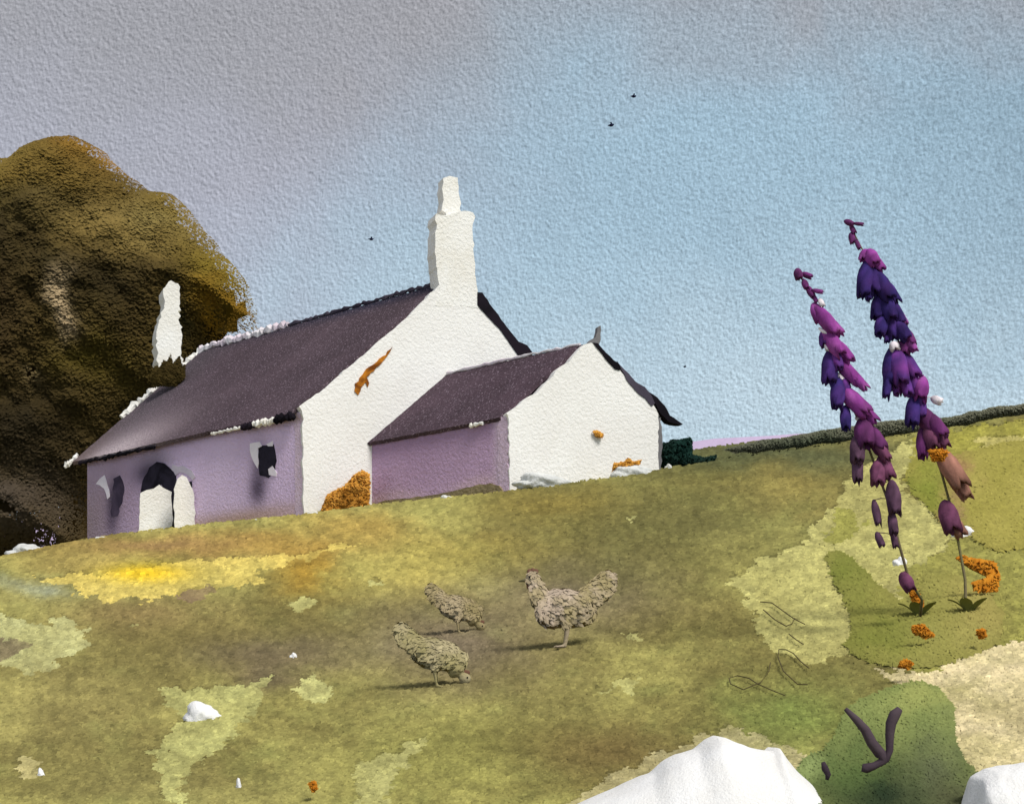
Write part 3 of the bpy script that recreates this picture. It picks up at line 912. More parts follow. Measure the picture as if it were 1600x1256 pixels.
def clump(name, label, cat, poly, n, size, colf, seed, base):
    """low leafy plant: overlapping leaves creeping close over the slope inside an outline on the ground"""
    g = gp(*base)
    r = np.random.default_rng(seed)
    pl = np.array(rough_poly(poly, 9, 2.4, seed), float)
    lo, hi = pl.min(0), pl.max(0)
    u = r.uniform(lo[0], hi[0], n * 4); v = r.uniform(lo[1], hi[1], n * 4)
    m = inpoly(u, v, pl); u, v = u[m][:n], v[m][:n]; n = len(u)
    d = F * C_ / np.maximum(v - (HY - F * S_) + T_ * (u - HX), 12.0)
    k = (d / F)[:, None]
    x = (u - HX) / F * d
    e = np.clip(pdist(u, v, pl) / 14.0, 0, 1)
    lift = (r.uniform(4.2, 5.2, n) + 1.5 * e) * d / F
    c = np.stack([x, d, gz(x, d) + lift], 1)
    nn = np.array([.0, -.75, 1.0])[None] + r.normal(0, .14, (n, 3)); nn /= np.linalg.norm(nn, axis=1)[:, None]
    fn = np.array([.0, -.8, .9])[None] + r.normal(0, .10, (n, 3)); fn /= np.linalg.norm(fn, axis=1)[:, None]
    an = r.normal(0, .8, n)
    ax = np.stack([np.sin(an), np.zeros(n), np.cos(an)], 1)
    ax -= fn * (ax * fn).sum(1)[:, None]; ax /= np.linalg.norm(ax, axis=1)[:, None]
    b = np.cross(fn, ax)
    L = size * r.uniform(.6, 1.2, n)[:, None] * k
    V = np.stack([c - ax * L, c + b * L * .45, c + ax * L * 1.1, c - b * L * .45], 1)
    cols = np.clip(colf(u, v, r) * r.normal(1, .07, n)[:, None] * (.92 + .10 * e)[:, None], .003, 1)
    # dense green mat the leaves grow from
    o = quads_mesh(name, V, M['leaf'], cols, nn, None, g)
    return tag(o, label, cat)

clump('leafy_plant', 'broad olive-green leafy plant with one long leaf reaching up left below the foxgloves', 'plant',
      [(1290, 874), (1310, 867), (1326, 874), (1346, 894), (1372, 922), (1400, 942), (1428, 958), (1445, 960), (1440, 925), (1448, 900), (1500, 905), (1540, 930), (1565, 960), (1560, 1010), (1480, 1040), (1440, 1046), (1380, 1044), (1340, 1030), (1322, 1012), (1334, 990), (1330, 960), (1308, 920)],
      9000, 8.0, greens((rgb(152, 146, 80), rgb(138, 134, 68)), [(1325, 905, 46, 56, (116, 122, 54), .9), (1370, 1005, 70, 40, (116, 120, 54), .9), (1530, 960, 40, 50, (162, 148, 84), .7)]), 13, (1400, 1042))
clump('leafy_plant', 'olive-green leafy plant in the grass right of the taller foxglove', 'plant',
      [(1422, 742), (1432, 724), (1450, 722), (1500, 715), (1560, 700), (1640, 690), (1640, 850), (1560, 866), (1530, 850), (1506, 822), (1490, 836), (1466, 812), (1440, 782), (1426, 776)],
      9000, 8.0, greens((rgb(164, 154, 80), rgb(146, 138, 66)), [(1445, 765, 36, 40, (118, 126, 50), .85), (1500, 740, 24, 34, (146, 100, 84), .7), (1490, 810, 24, 24, (140, 94, 92), .7)]), 14, (1520, 862))
clump('leafy_plant', 'dark green leafy plant with a black-green base in the bottom right corner', 'plant',
      [(1244, 1300), (1236, 1225), (1256, 1192), (1290, 1180), (1308, 1150), (1322, 1118), (1352, 1096), (1392, 1080), (1430, 1070), (1462, 1078), (1486, 1104), (1494, 1170), (1510, 1200), (1528, 1218), (1526, 1262), (1500, 1300), (1300, 1300)],
      16000, 8.0, greens((rgb(138, 146, 86), rgb(120, 132, 74)), [(1380, 1246, 130, 72, (34, 46, 34), 1.0), (1330, 1205, 60, 40, (84, 102, 56), .75), (1470, 1205, 40, 50, (92, 98, 70), .85), (1495, 1250, 40, 34, (78, 80, 56), .85), (1440, 1095, 60, 24, (158, 160, 92), .7), (1260, 1210, 24, 30, (146, 160, 100), .7)]), 15, (1400, 1256))
for i, (poly, base, lab) in enumerate([
        ([(1490, 872), (1502, 866), (1530, 872), (1556, 878), (1564, 896), (1558, 926), (1520, 924), (1518, 908), (1540, 902), (1516, 890)], (1535, 932), 'large orange flower cluster at the right edge of the leafy plant'),
        ([(1418, 920), (1432, 920), (1442, 940), (1444, 954), (1430, 958), (1424, 940)], (1432, 962), 'small orange flower cluster at the foot of the left foxglove'),
        ([(1424, 978), (1440, 974), (1462, 994), (1446, 998), (1426, 990)], (1442, 1000), 'small orange flower cluster on the broad leafy plant below the foxgloves'),
        ([(1404, 1034), (1416, 1030), (1428, 1036), (1418, 1046), (1404, 1042)], (1415, 1048), 'tiny orange flower cluster at the lower edge of the broad leafy plant'),
        ([(1450, 704), (1470, 700), (1482, 706), (1474, 720), (1456, 720)], (1466, 726), 'small orange flower cluster hanging low on the taller foxglove'),
        ([(484, 1222), (492, 1220), (496, 1232), (488, 1236)], (490, 1240), 'single orange flower head in the grass at the bottom of the field'),
        ([(1526, 984), (1536, 982), (1540, 994), (1530, 998)], (1533, 1002), 'tiny orange flower cluster near the right edge below the large one')]):
    g = gp(*base)
    dst = float(g[1]) - .22 if i in (2, 3, 6) else (5.6 if i == 4 else float(g[1]) - .1)
    if i == 4: g = P(1466, 722, 5.6)
    o = crown('flower_cluster', poly, dst, .012, 200, .0085 * (dst / 5.0), lambda u, v, r: colmix(u, v, r, [], (rgb(218, 150, 50), rgb(170, 98, 22)), 6, 95), tight=.95, face=.25, soft=.7, seed=20 + i, origin=g, mat='leaf')
    tag(o, lab, 'flowers', 'orange flower clusters')


# ------------------------------------------------------------------ stones
def rock(name, label, cat, px, row, w, h, d=None, seed=0, mat='rock', group=None, depth=1.0, out=None):
    """weathered lump: w,h in photo pixels at the spot where it lies"""
    g = gp(px, row)
    if d: g = P(px, row, d)
    k = g[1] / F
    bm = bmesh.new()
    bmesh.ops.create_icosphere(bm, subdivisions=4, radius=1.0)
    r = np.random.default_rng(seed); ph = r.uniform(0, 6, 9)
    for v in bm.verts:
        p = v.co
        n = .09 * math.sin(p.x * 3.1 + ph[0] + 2 * p.z) + .11 * math.sin(p.y * 4.3 + ph[1] + p.x * 2) + .10 * math.sin(p.z * 5.2 + ph[2] + p.x * 3.7) + .06 * math.sin(p.x * 11 + ph[3]) * math.sin(p.z * 9 + ph[4])
        n += .045 * math.sin(p.x * 23 + ph[5]) * math.sin(p.y * 19 + ph[6] + p.z * 21)
        p *= 1 + n
        v.co = Vector((p.x * w * .5 * k, p.y * w * .5 * k * depth, p.z * h * k))
    for f in bm.faces: f.smooth = True
    me = D.meshes.new(name); bm.to_mesh(me); bm.free()
    me.materials.append(M[mat])
    o = D.objects.new(name, me); C.objects.link(o)
    o.location = tuple(float(q) for q in (g + np.array([0, 0, -.1 * h * k])))
    return tag(o, label, cat, group)


def outcrop(name, label, prof, rowb, depth, seed):
    """low chalk boulder whose skyline follows prof (photo pixels)"""
    pu = np.array([p[0] for p in prof], float); pv = np.array([p[1] for p in prof], float)
    g = gp((pu[0] + pu[-1]) / 2, rowb); d0 = float(g[1])
    nu, nv = 90, 24
    vs, fs = [], []
    for j in range(nv + 1):
        b = j / nv                                  # 0 front foot .. 1 back foot
        for i in range(nu + 1):
            a = i / nu
            u = pu[0] + (pu[-1] - pu[0]) * a
            t = np.interp(u, pu, pv)
            x = (u - HX) / F * d0 + .004 * math.sin(j * .7)
            y = d0 + (b - .5) * depth
            ztop = (HY - t) / F * d0
            zf = float(gz(x, y)) - .05
            s = math.sin(math.pi * min(b * .5 / .62, .5) if b < .62 else math.pi * (.5 + .5 * (b - .62) / .38)) ** .6
            zz = zf + (max(ztop, zf) - zf) * s
            zz += .004 * (float(vnoise(np.array([i * .22]), np.array([j * .5]), seed)[0]) - .5) * s
            vs.append((x, y, zz))
    w = nu + 1
    for j in range(nv):
        for i in range(nu):
            k = j * w + i; fs.append((k, k + 1, k + w + 1, k + w))
    o = mesh_obj(name, vs, fs, M['rock'], smooth=True, origin=g)
    return tag(o, label, 'rock')

outcrop('rock', 'big white chalk rock built for the bare paper at the bottom edge, in front of the field', [(880, 1275), (905, 1257), (945, 1240), (985, 1222), (1020, 1208), (1040, 1190), (1062, 1178), (1090, 1170), (1108, 1156), (1122, 1149), (1138, 1152), (1150, 1158), (1175, 1166), (1205, 1172), (1214, 1164), (1224, 1180), (1240, 1200), (1262, 1222), (1290, 1256), (1300, 1275)], 1255, .5, 3)  # patches of unpainted paper, built as chalk rocks
outcrop('rock', 'white chalk rock built for the bare paper in the bottom right corner beside the dark leafy plant', [(1505, 1290), (1520, 1250), (1530, 1215), (1550, 1200), (1575, 1196), (1620, 1190), (1680, 1200), (1720, 1290)], 1262, .3, 4)
rock('stone', 'jagged white stone lying on the pale patch in the left of the field', 'stone', 318, 1122, 66, 26, seed=2)
rock('stone', 'small white stone at the far left on the pale tuft', 'stone', 64, 1212, 14, 12, seed=3)
rock('stone', 'slim white stone in the grass below the pale patch', 'stone', 373, 1232, 9, 18, seed=4)
rock('stone', 'tiny white stone above the small oval pale patch', 'stone', 458, 1028, 10, 9, seed=5)
rock('stone', 'white stone between the two foxglove stems', 'stone', 1406, 884, 20, 14, seed=6, mat='rock')
rock('stone', 'white stone in the grass right of the foxgloves above the large orange cluster', 'stone', 1506, 838, 34, 20, seed=7, mat='rock')
rock('stone', 'long pale stone slab on the crest below the right end of the hedge', 'stone', 1525, 668, 75, 9, d=50, seed=8, mat='rockfar')
rock('stone', 'wide white boulder at the foot of the tree left of the cottage', 'boulder', 42, 864, 64, 14, d=40.2, seed=10, mat='rockfar')
for i, (px, row, w, h, dd, lab) in enumerate([
        (166, 852, 42, 6, 39.2, 'white kerb stone under the far left end of the lilac-shaded wall'),
        (248, 840, 62, 5, 37.6, 'long white kerb stone below the double door'),
        (400, 822, 24, 4, 35.6, 'small white kerb stone under the lilac-shaded wall right of the door'),
        (505, 814, 60, 6, 34.3, 'pale kerb stone in front of the orange shrub at the gable corner'),
        (600, 803, 34, 4, 34.2, 'pale kerb stone at the near left corner of the outbuilding wall'),
        (700, 784, 26, 4, 33.2, 'small pale kerb stone midway along the outbuilding side wall'),
        (850, 757, 90, 8, 32.3, 'long pale kerb stone under the outbuilding gable'),
        (990, 742, 60, 7, 32.9, 'grey-white kerb stone under the orange plant at the right of the outbuilding gable')]):
    rock('kerb_stone', lab, 'stone', px, row - 3, w, h * 1.9, d=dd, seed=30 + i, mat='rockfar', group='stones along the foot of the walls', depth=.5)
for i, (px, row) in enumerate([(1044, 733), (1055, 738)]):
    rock('white_flower', ['left white flower head at the foot of the dark square bush', 'right white flower head at the foot of the dark square bush'][i], 'flower', px, row, 11, 9, d=35.4, seed=50 + i, mat='rockfar', group='white flowers under the bush')

# ------------------------------------------------------------------ foxgloves
PC = {'plum': (96, 50, 92), 'mag': (136, 62, 136), 'ind': (54, 42, 98), 'vio': (88, 54, 122), 'pale': (224, 214, 218), 'mauve': (112, 66, 92), 'dusk': (92, 66, 84), 'rose': (160, 114, 98), 'rosy': (164, 96, 158)}
def bell_mesh(px, row, L, Wd, ang, dist, seed):
    """one hanging bell: narrow throat, swollen body, flared lip"""
    r = random.Random(seed)
    k = dist / F
    ax = np.array([math.sin(ang), -.30 + r.uniform(-.2, .1), -math.cos(ang)]); ax /= np.linalg.norm(ax)
    a = unit(np.cross(ax, [0.1, 1, 0])); b = np.cross(ax, a)
    c0 = P(px, row, dist) - ax * L * k * .5
    prof = [(0, .25), (.08, .55), (.25, .85), (.45, 1.0), (.68, .98), (.88, .82), (1.0, .66), (.95, .5), (.6, .4)]
    vs, fs = [], []
    S = 12
    for i, (t, rad) in enumerate(prof):
        for s in range(S):
            an = 2 * math.pi * s / S
            lobe = 1 + (.26 * math.sin(an * 5 + seed) if i >= 5 else .03 * math.sin(an * 3 + seed))
            low = 1.0 + (.09 * math.sin(an * 5 + seed + 1) + .06 * math.sin(an * 3 + seed) if i in (5, 6, 7) else 0)
            vs.append(c0 + ax * t * L * k * low + (a * math.cos(an) + b * math.sin(an)) * rad * lobe * Wd * k * .5)
    for i in range(len(prof) - 1):
        for s in range(S):
            s2 = (s + 1) % S
            fs.append((i * S + s, i * S + s2, (i + 1) * S + s2, (i + 1) * S + s))
    fs.append(tuple(range(S))[::-1])
    return vs, fs

def foxglove(label, path, dist, bells, base):
    g = gp(*base)
    t = thing('foxglove', label, 'foxglove', (g[0], g[1], g[2]), 'foxgloves at the right of the field')
    n = len(path)
    pts = []
    for i, (px, row) in enumerate(path):
        pts.append(P(px, row, dist))
    pts.append(np.array([pts[-1][0] * g[1] / dist * .5 + g[0] * .5, (dist + g[1]) / 2, (pts[-1][2] + g[2]) / 2])); pts.append(g - np.array([0, 0, .03]))
    rad = [.0022 + .0038 * i / len(pts) for i in range(len(pts))]
    v, f = tube(pts, rad, 8)
    mesh_obj('stem', v, f, M['stem'], t, smooth=True)
    for i, (px, row, L, Wd, ang, c) in enumerate(bells):
        r = random.Random(i * 5 + int(px))
        if c == 'pale': L, Wd = L * .75, Wd * .62  # pale bells stand in for white highlights among the flowers
        dd = dist + (-.012 if i % 2 else -.03)
        v, f = bell_mesh(px, row, L * 1.25, Wd * 1.2, math.radians(ang), dd, i + int(px))
        k = dd / F
        axu = np.array([math.sin(math.radians(ang)), 0, -math.cos(math.radians(ang))])
        root = P(px, row, dd) - axu * L * 1.25 * k * .45
        st = min(pts[:-2], key=lambda p: np.linalg.norm(p - root))
        near = [p0 + (p1 - p0) * q_ for p0, p1 in zip(pts[:-2], pts[1:-1]) for q_ in (0, .2, .4, .6, .8)]
        st = min(near, key=lambda p: np.linalg.norm(p - root) + abs(p[2] - (root[2] - .012)) * .3)
        v, f = join([(v, f), tube([st, (st + root) * .5 + np.array([0, 0, .004]), root], [.0017, .0015, .002], 5)])
        base_c = np.array(PC[c], float)
        cs = []
        for q in v:
            w = float(vnoise(np.array([q[0] * 60 + i]), np.array([q[2] * 60]), 7)[0])
            w2 = max(0, min(1, (float(vnoise(np.array([q[0] * 34 + 9]), np.array([q[2] * 34]), 17)[0]) - .45) * 2.5))
            alt = np.array(PC[{'ind': 'vio', 'mag': 'rosy', 'vio': 'mag', 'plum': 'mag'}.get(c, c)], float)
            bc = base_c * (1 - .6 * w2) + alt * .6 * w2
            cs.append(lin(np.clip(bc * (.78 + .45 * w), 0, 255)))
        nm = 'bud' if L < 16 else 'flower'
        mesh_obj(nm, v, f, M['petal'], t, cols=np.array(cs), smooth=True)
    # rosette leaves at the foot
    for q in range(5):
        an = q * 1.256 + .4
        L = .075
        vs, cs2 = [], []
        for i in range(9):
            s = i / 8
            w = .022 * math.sin(math.pi * min(1, s * .92 + .05)) + .001
            c = g + np.array([math.cos(an), math.sin(an), 0]) * L * s + np.array([0, 0, .006 + .10 * s - .045 * s * s + .19 * .5 * L * s * max(0, math.sin(an))])
            sd = np.array([-math.sin(an), math.cos(an), 0])
            vs += [c - sd * w, c + np.array([0, 0, -.004]), c + sd * w]
            cs2 += [lin((140, 140, 72))] * 3
        fs = []
        for i in range(8):
            k = i * 3; fs += [(k + 3, k + 4, k + 1, k), (k + 4, k + 5, k + 2, k + 1)]
        mesh_obj('leaf', vs, fs, M['leaf'], t, cols=np.array(cs2), smooth=True)
    return t

R_ = [(1326, 348, 13, 8, 60, 'plum'), (1332, 358, 14, 7, 20, 'plum'), (1341, 350, 13, 5, 75, 'plum'), (1331, 372, 15, 9, 10, 'plum'), (1340, 382, 15, 6, 15, 'plum'),
      (1351, 399, 18, 14, -20, 'mag'), (1362, 402, 24, 18, 20, 'mag'), (1371, 412, 24, 14, 25, 'mag'),
      (1352, 436, 50, 22, -8, 'ind'), (1365, 438, 46, 24, 10, 'ind'), (1378, 446, 46, 22, 25, 'ind'), (1391, 456, 34, 16, 25, 'ind'), (1357, 455, 26, 10, -5, 'ind'),
      (1373, 478, 36, 20, -10, 'ind'), (1387, 480, 36, 20, 15, 'ind'), (1399, 486, 40, 16, 25, 'ind'), (1387, 467, 14, 9, 60, 'pale'), (1408, 494, 28, 10, 20, 'mag'),
      (1377, 508, 30, 18, -15, 'ind'), (1393, 512, 30, 20, 15, 'ind'), (1409, 516, 32, 18, 25, 'ind'), (1388, 499, 13, 10, 70, 'pale'), (1421, 526, 24, 12, 20, 'plum'), (1386, 526, 18, 8, -10, 'ind'),
      (1397, 541, 17, 22, 10, 'pale'), (1414, 541, 26, 18, -10, 'plum'), (1423, 538, 22, 12, 25, 'mag'),
      (1393, 572, 54, 24, -8, 'ind'), (1404, 572, 54, 24, 4, 'vio'), (1418, 568, 46, 20, 22, 'vio'), (1387, 600, 40, 13, -12, 'ind'), (1402, 600, 30, 14, -5, 'vio'), (1414, 598, 36, 16, 10, 'vio'), (1426, 594, 40, 16, 20, 'vio'),
      (1440, 606, 36, 20, -10, 'mag'), (1431, 614, 40, 18, 5, 'vio'), (1427, 640, 44, 20, -10, 'ind'), (1437, 632, 40, 18, 0, 'vio'), (1463, 625, 20, 18, 60, 'pale'),
      (1446, 654, 34, 24, 25, 'plum'), (1460, 664, 40, 22, 30, 'plum'), (1442, 690, 44, 18, -6, 'plum'), (1454, 682, 32, 20, 10, 'mauve'), (1468, 684, 30, 18, 30, 'mauve'),
      (1484, 730, 60, 26, 25, 'rose'), (1498, 756, 44, 20, 25, 'rose'), (1482, 806, 44, 26, 10, 'mauve'), (1494, 822, 30, 18, 25, 'rose')]
L_ = [(1247, 428, 15, 12, 10, 'plum'), (1260, 430, 15, 8, 60, 'plum'), (1258, 444, 15, 9, 15, 'plum'), (1266, 456, 18, 9, 25, 'plum'), (1277, 455, 15, 6, 70, 'plum'), (1273, 466, 14, 6, 20, 'plum'), (1283, 473, 16, 12, 20, 'pale'),
      (1276, 488, 28, 16, 15, 'mag'), (1290, 500, 46, 20, 35, 'mag'), (1303, 510, 30, 14, 35, 'mag'), (1287, 518, 22, 8, 50, 'pale'),
      (1289, 528, 26, 16, -5, 'vio'), (1301, 536, 40, 20, 32, 'mag'), (1317, 548, 36, 16, 32, 'mag'), (1291, 542, 15, 8, 10, 'pale'),
      (1297, 572, 48, 22, -6, 'ind'), (1308, 562, 26, 14, 10, 'vio'), (1322, 578, 48, 18, 38, 'mag'), (1340, 594, 34, 13, 35, 'mag'), (1311, 588, 20, 12, 40, 'pale'),
      (1309, 614, 44, 20, -6, 'ind'), (1320, 600, 24, 14, 10, 'vio'), (1334, 626, 52, 22, 38, 'mag'), (1354, 644, 36, 15, 35, 'mag'), (1321, 652, 36, 15, -5, 'ind'), (1343, 655, 16, 10, 70, 'pale'),
      (1350, 676, 40, 26, 5, 'plum'), (1366, 684, 40, 22, 28, 'plum'), (1340, 700, 40, 20, -5, 'dusk'), (1340, 728, 44, 15, -4, 'dusk'), (1376, 700, 36, 14, 28, 'mauve'), (1363, 737, 14, 11, 20, 'pale'),
      (1371, 738, 34, 20, -5, 'mauve'), (1382, 730, 32, 20, 20, 'mauve'), (1396, 776, 44, 20, 4, 'dusk'), (1369, 800, 34, 11, 8, 'dusk'), (1395, 816, 32, 13, 2, 'dusk'), (1397, 842, 24, 9, 4, 'dusk'), (1374, 842, 20, 10, 20, 'dusk'),
      (1416, 908, 26, 18, 25, 'mauve')]
foxglove('taller foxglove spike of dark indigo and violet bells leaning left, the right one', [(1328, 346), (1336, 368), (1350, 395), (1368, 430), (1385, 470), (1400, 520), (1412, 560), (1425, 600), (1442, 660), (1470, 735), (1488, 800), (1498, 850), (1508, 905)], 5.7, R_, (1514, 962))
foxglove('shorter foxglove spike of magenta and plum bells leaning left, the left one', [(1248, 428), (1262, 448), (1275, 475), (1295, 530), (1312, 580), (1330, 630), (1350, 680), (1370, 735), (1390, 790), (1405, 850), (1420, 905)], 5.5, L_, (1436, 968))

# forked twig and short twig in the dark leafy plant
def twig(label, strokes, dist, base):
    parts = []
    for st in strokes:
        pts = [P(px, row, dist + dz) for px, row, dz, w in st]
        parts.append(tube(pts, [w * .38 * dist / F for _, _, _, w in st], 8))
    v, f = join(parts)
    o = mesh_obj('twig', v, f, M['twig'], smooth=True, origin=gp(*base))
    return tag(o, label, 'twig', 'dark twigs in the leafy plant')
twig('forked V-shaped purple-grey twig standing in the dark green plant', [
    [(1321, 1107, 0, 9), (1338, 1124, 0, 16), (1352, 1140, 0, 20), (1362, 1160, 0, 22), (1376, 1178, 0, 24), (1380, 1188, 0, 18), (1366, 1196, 0, 16), (1352, 1200, 0, 22), (1350, 1206, 0, 12)],
    [(1406, 1107, .01, 14), (1398, 1116, .01, 24), (1392, 1130, .01, 22), (1390, 1150, .01, 18), (1390, 1172, .01, 15), (1384, 1186, .01, 16), (1374, 1194, .01, 12)]], 2.92, (1380, 1240))
twig('short dark twig stub left of the forked twig, beside the white rock', [[(1286, 1190, 0, 8), (1289, 1200, 0, 15), (1294, 1210, 0, 12), (1292, 1218, 0, 7)]], 3.0, (1290, 1240))

# pencil signature strokes, built as thin stalks lying in the grass
SX = lambda X_, Y_: (1050 + X_ * .2229, 900 + Y_ * .2229)
for i, st in enumerate([[(620, 215), (700, 222), (780, 280), (850, 330), (930, 372)], [(640, 270), (720, 340), (800, 385), (840, 370), (860, 330)], [(820, 440), (870, 480), (920, 512)],
                        [(850, 575), (800, 550), (750, 548), (742, 600), (780, 700), (880, 792), (950, 795)], [(850, 575), (900, 630), (960, 680)],
                        [(690, 640), (680, 700), (620, 780), (500, 830), (410, 790), (400, 750), (460, 732), (540, 750), (600, 790), (690, 830), (790, 870)]]):
    pts = []
    for p in st:
        g = gp(*SX(*p)); g[2] += 8 * g[1] / F; pts.append(g)
    v, f = tube(pts, [.9 * p[1] / F for p in pts], 6)
    o = mesh_obj('signature_stroke', v, f, M['stroke_mat'], origin=pts[0])
    tag(o, 'thin dark curled signature stroke built as a stalk in the grass left of the broad leafy plant', 'stalk', 'signature strokes laid as stalks')

# ------------------------------------------------------------------ hens
def ellip(c, r, rot=0.0, seg=14):
    bm = bmesh.new()
    bmesh.ops.create_uvsphere(bm, u_segments=seg, v_segments=10, radius=1)
    m = Matrix.Translation(Vector(c)) @ Matrix.Rotation(rot, 4, 'Y') @ Matrix.Diagonal((r[0], r[1], r[2], 1))
    bmesh.ops.transform(bm, matrix=m, verts=bm.verts)
    vs = [np.array(v.co) for v in bm.verts]; bm.verts.index_update()
    fs = [tuple(v.index for v in f.verts) for f in bm.faces]
    bm.free()
    return vs, fs

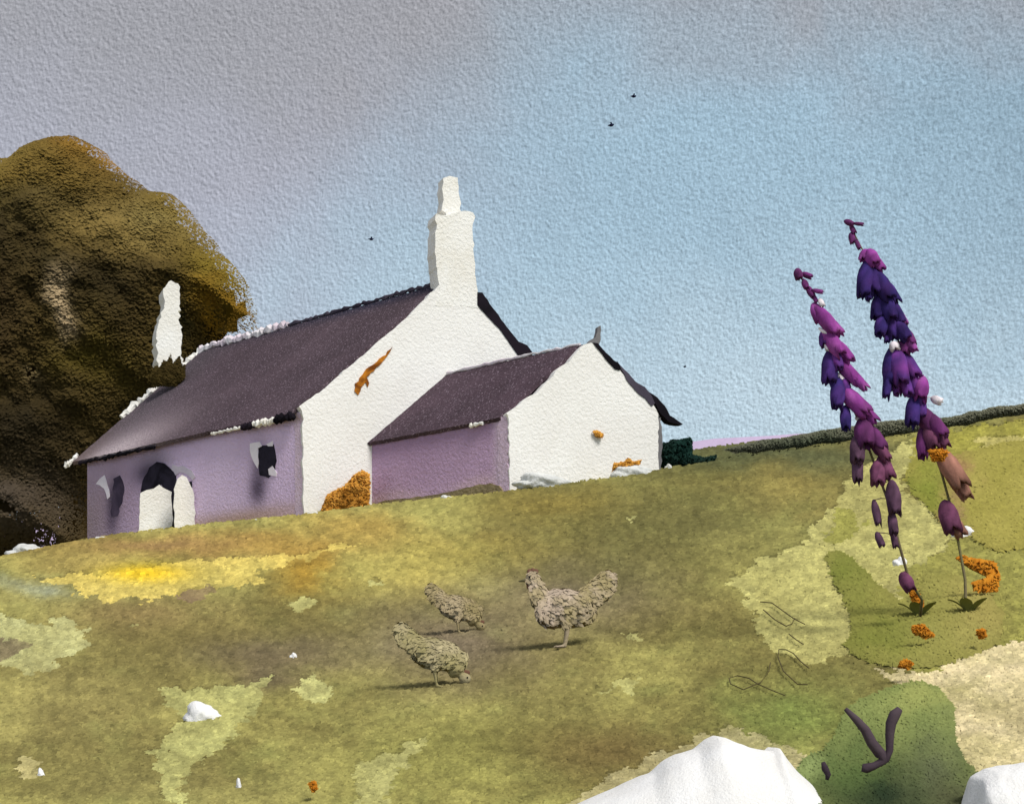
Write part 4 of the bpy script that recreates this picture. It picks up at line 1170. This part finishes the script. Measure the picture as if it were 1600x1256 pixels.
def hen(label, px, row, size, face, pecking, c1, c2, seed):
    """size: body length in metres; face: 1 looks right, -1 looks left"""
    g = gp(px, row)
    t = thing('hen', label, 'hen', g, 'hens pecking in the field')
    s = size / .40
    hd = (.17, 0, .05) if pecking else (.165, 0, .33)
    nk = (.13, 0, .13) if pecking else (.135, 0, .25)
    parts = [ellip((0, 0, .19), (.145, .085, .09), .25 if pecking else -.2), ellip((.07, 0, .175), (.085, .075, .085)),
             ellip(nk, (.045, .042, .085), .5 if pecking else .25), ellip(hd, (.036, .030, .034)),
             ellip((-.15, 0, .275), (.085, .028, .06), .75), ellip((-.185, 0, .315), (.06, .018, .05), 1.1), ellip((-.10, 0, .235), (.08, .05, .06), .5),
             ellip((-.02, .06, .2), (.10, .035, .06), -.05), ellip((-.02, -.06, .2), (.10, .035, .06), -.05)]
    for sy in (-1, 1):
        parts.append(tube([(.01, sy * .04, .15), (.0, sy * .042, .08), (.012, sy * .044, .0)], [.035, .012, .009], 8))
        for ta in (-.5, 0, .5):
            parts.append(tube([(.012, sy * .044, .006), (.012 + .055 * math.cos(ta), sy * .044 + .055 * math.sin(ta), .003)], [.008, .005], 6))
    v, f = join(parts)
    v = np.array(v) * s; v[:, 0] *= face
    me = D.meshes.new('tmp'); me.from_pydata(v.tolist(), [], f)
    bm = bmesh.new(); bm.from_mesh(me); bmesh.ops.recalc_face_normals(bm, faces=bm.faces); bm.to_mesh(me); bm.free()
    tmp = D.objects.new('tmp', me); C.objects.link(tmp)
    md = tmp.modifiers.new('r', 'REMESH'); md.mode = 'VOXEL'; md.voxel_size = .0055
    dg = bpy.context.evaluated_depsgraph_get(); dg.update()
    ev = tmp.evaluated_get(dg); bme = D.meshes.new_from_object(ev)
    D.objects.remove(tmp); D.meshes.remove(me)
    co = np.zeros(len(bme.vertices) * 3); bme.vertices.foreach_get('co', co); co = co.reshape(-1, 3)
    n = fbm(co[:, 0] * 14 + seed, co[:, 2] * 14, seed)
    w = np.clip((n - .35) * 3, 0, 1)[:, None]
    col = np.array(lin(c1))[None] * w + np.array(lin(c2))[None] * (1 - w)
    at = bme.color_attributes.new('Col', 'FLOAT_COLOR', 'POINT')
    cc = np.ones((len(co), 4)); cc[:, :3] = col; at.data.foreach_set('color', cc.ravel())
    bme.materials.clear(); bme.materials.append(M['hen'])
    bme.polygons.foreach_set('use_smooth', np.ones(len(bme.polygons), bool))
    bme.name = 'body'
    b = D.objects.new('body', bme); C.objects.link(b); b.parent = t
    nv = np.zeros(len(bme.vertices) * 3); bme.vertices.foreach_get('normal', nv); nv = nv.reshape(-1, 3)
    hr = np.random.default_rng(seed + 70)
    ii = hr.choice(len(co), 1500)
    ii = ii[co[ii, 2] > .10 * s]
    fnv = nv[ii] + hr.normal(0, .12, (len(ii), 3)); fnv /= np.linalg.norm(fnv, axis=1)[:, None]
    bk = np.array([-face, 0, -.45])[None] + hr.normal(0, .35, (len(ii), 3))
    bk -= fnv * (bk * fnv).sum(1)[:, None]; bk /= np.linalg.norm(bk, axis=1)[:, None]
    wd = np.cross(fnv, bk)
    c0 = co[ii] + nv[ii] * .003 * s + np.array(g)[None]
    Lf = (.024 * s * hr.uniform(.5, 1.3, len(ii)))[:, None]
    Vf = np.stack([c0 - bk * Lf * .5, c0 + wd * Lf * .42 + bk * Lf * .2, c0 + bk * Lf + fnv * Lf * .02, c0 - wd * Lf * .42 + bk * Lf * .2], 1)
    fc = col[ii] * hr.normal(1.04, .09, len(ii))[:, None]
    sn = nv[ii] * .3 + np.array([.05, -.6, .65])[None] + hr.normal(0, .12, (len(ii), 3)); sn /= np.linalg.norm(sn, axis=1)[:, None]
    quads_mesh('feathers', Vf, M['leaf'], np.clip(fc, .01, 1), sn, t)
    h = np.array(hd)
    def sub(name, vf, mat):
        q = np.array(vf[0], float) * s; q[:, 0] *= face
        o = mesh_obj(name, q + np.array(g), vf[1], mat, t, smooth=True)
        return o
    dn = np.array([.02, 0, -.03]) if pecking else np.array([.04, 0, -.006])
    sub('beak', tube([h + dn * .6, h + dn * 1.7], [.012, .002], 8), M['leg'])
    cm = [ellip(h + np.array([q * .016, 0, .036 + .004 * (q == 0)]), (.012, .006, .014), seg=8) for q in (-1, 0, 1)]
    sub('comb', join(cm), M['comb'])
    sub('wattle', ellip(h + np.array([.022, 0, -.034]), (.008, .01, .014), seg=8), M['comb'])
    for sy in (-1, 1):
        sub('eye', ellip(h + np.array([.014, sy * .028, .006]), (.005, .004, .005), seg=8), M['black'])
    return t

hen('grey-mauve hen standing upright and facing left in the middle of the field', 886, 1012, .33, -1, False, (186, 168, 148), (158, 144, 104), 1)
hen('olive-brown hen bending to peck, the upper of the two below the orange shrub', 715, 990, .25, 1, True, (168, 152, 120), (148, 134, 94), 2)
hen('olive-grey hen pecking nearest the viewer, lower left of the other two hens', 680, 1074, .25, 1, True, (170, 158, 122), (152, 142, 98), 3)

# ------------------------------------------------------------------ birds far up in the sky
for px, row, sz, lab, a in [(580, 374, 5.5, 'tiny dark bird flying left of the tall chimney', .2), (955, 196, 6.5, 'dark bird high in the sky, lower of the high pair', -.3),
                         (990, 151, 6.0, 'dark bird high in the sky, topmost bird', .1), (1070, 573, 3.5, 'tiniest dark bird low over the field right of the outbuilding', .3)]:
    d0 = 90.0
    c = P(px, row, d0); k = sz * d0 / F
    parts = [ellip((0, 0, 0), (k * .55, k * .4, k * .34)), ellip((k * .5, 0, k * .1), (k * .22, k * .2, k * .2)),
             tube([(-k * .4, 0, 0), (-k * .85, 0, k * .05)], [k * .2, k * .06], 6),
             tube([(0, 0, k * .1), (k * .1, -k * .5, k * .45), (-k * .2, -k * 1.0, k * .35)], [k * .22, k * .18, k * .03], 6),
             tube([(0, 0, k * .1), (k * .1, k * .5, k * .45), (-k * .2, k * 1.0, k * .35)], [k * .22, k * .18, k * .03], 6)]
    v, f = join(parts)
    v = np.array(v); ca, sa = math.cos(a), math.sin(a)
    v = np.stack([v[:, 0] * ca - v[:, 1] * sa, v[:, 0] * sa + v[:, 1] * ca, v[:, 2]], 1) + c
    tag(mesh_obj('bird', v, f, M['bird'], smooth=True, origin=c), lab, 'bird', 'far birds in the sky')
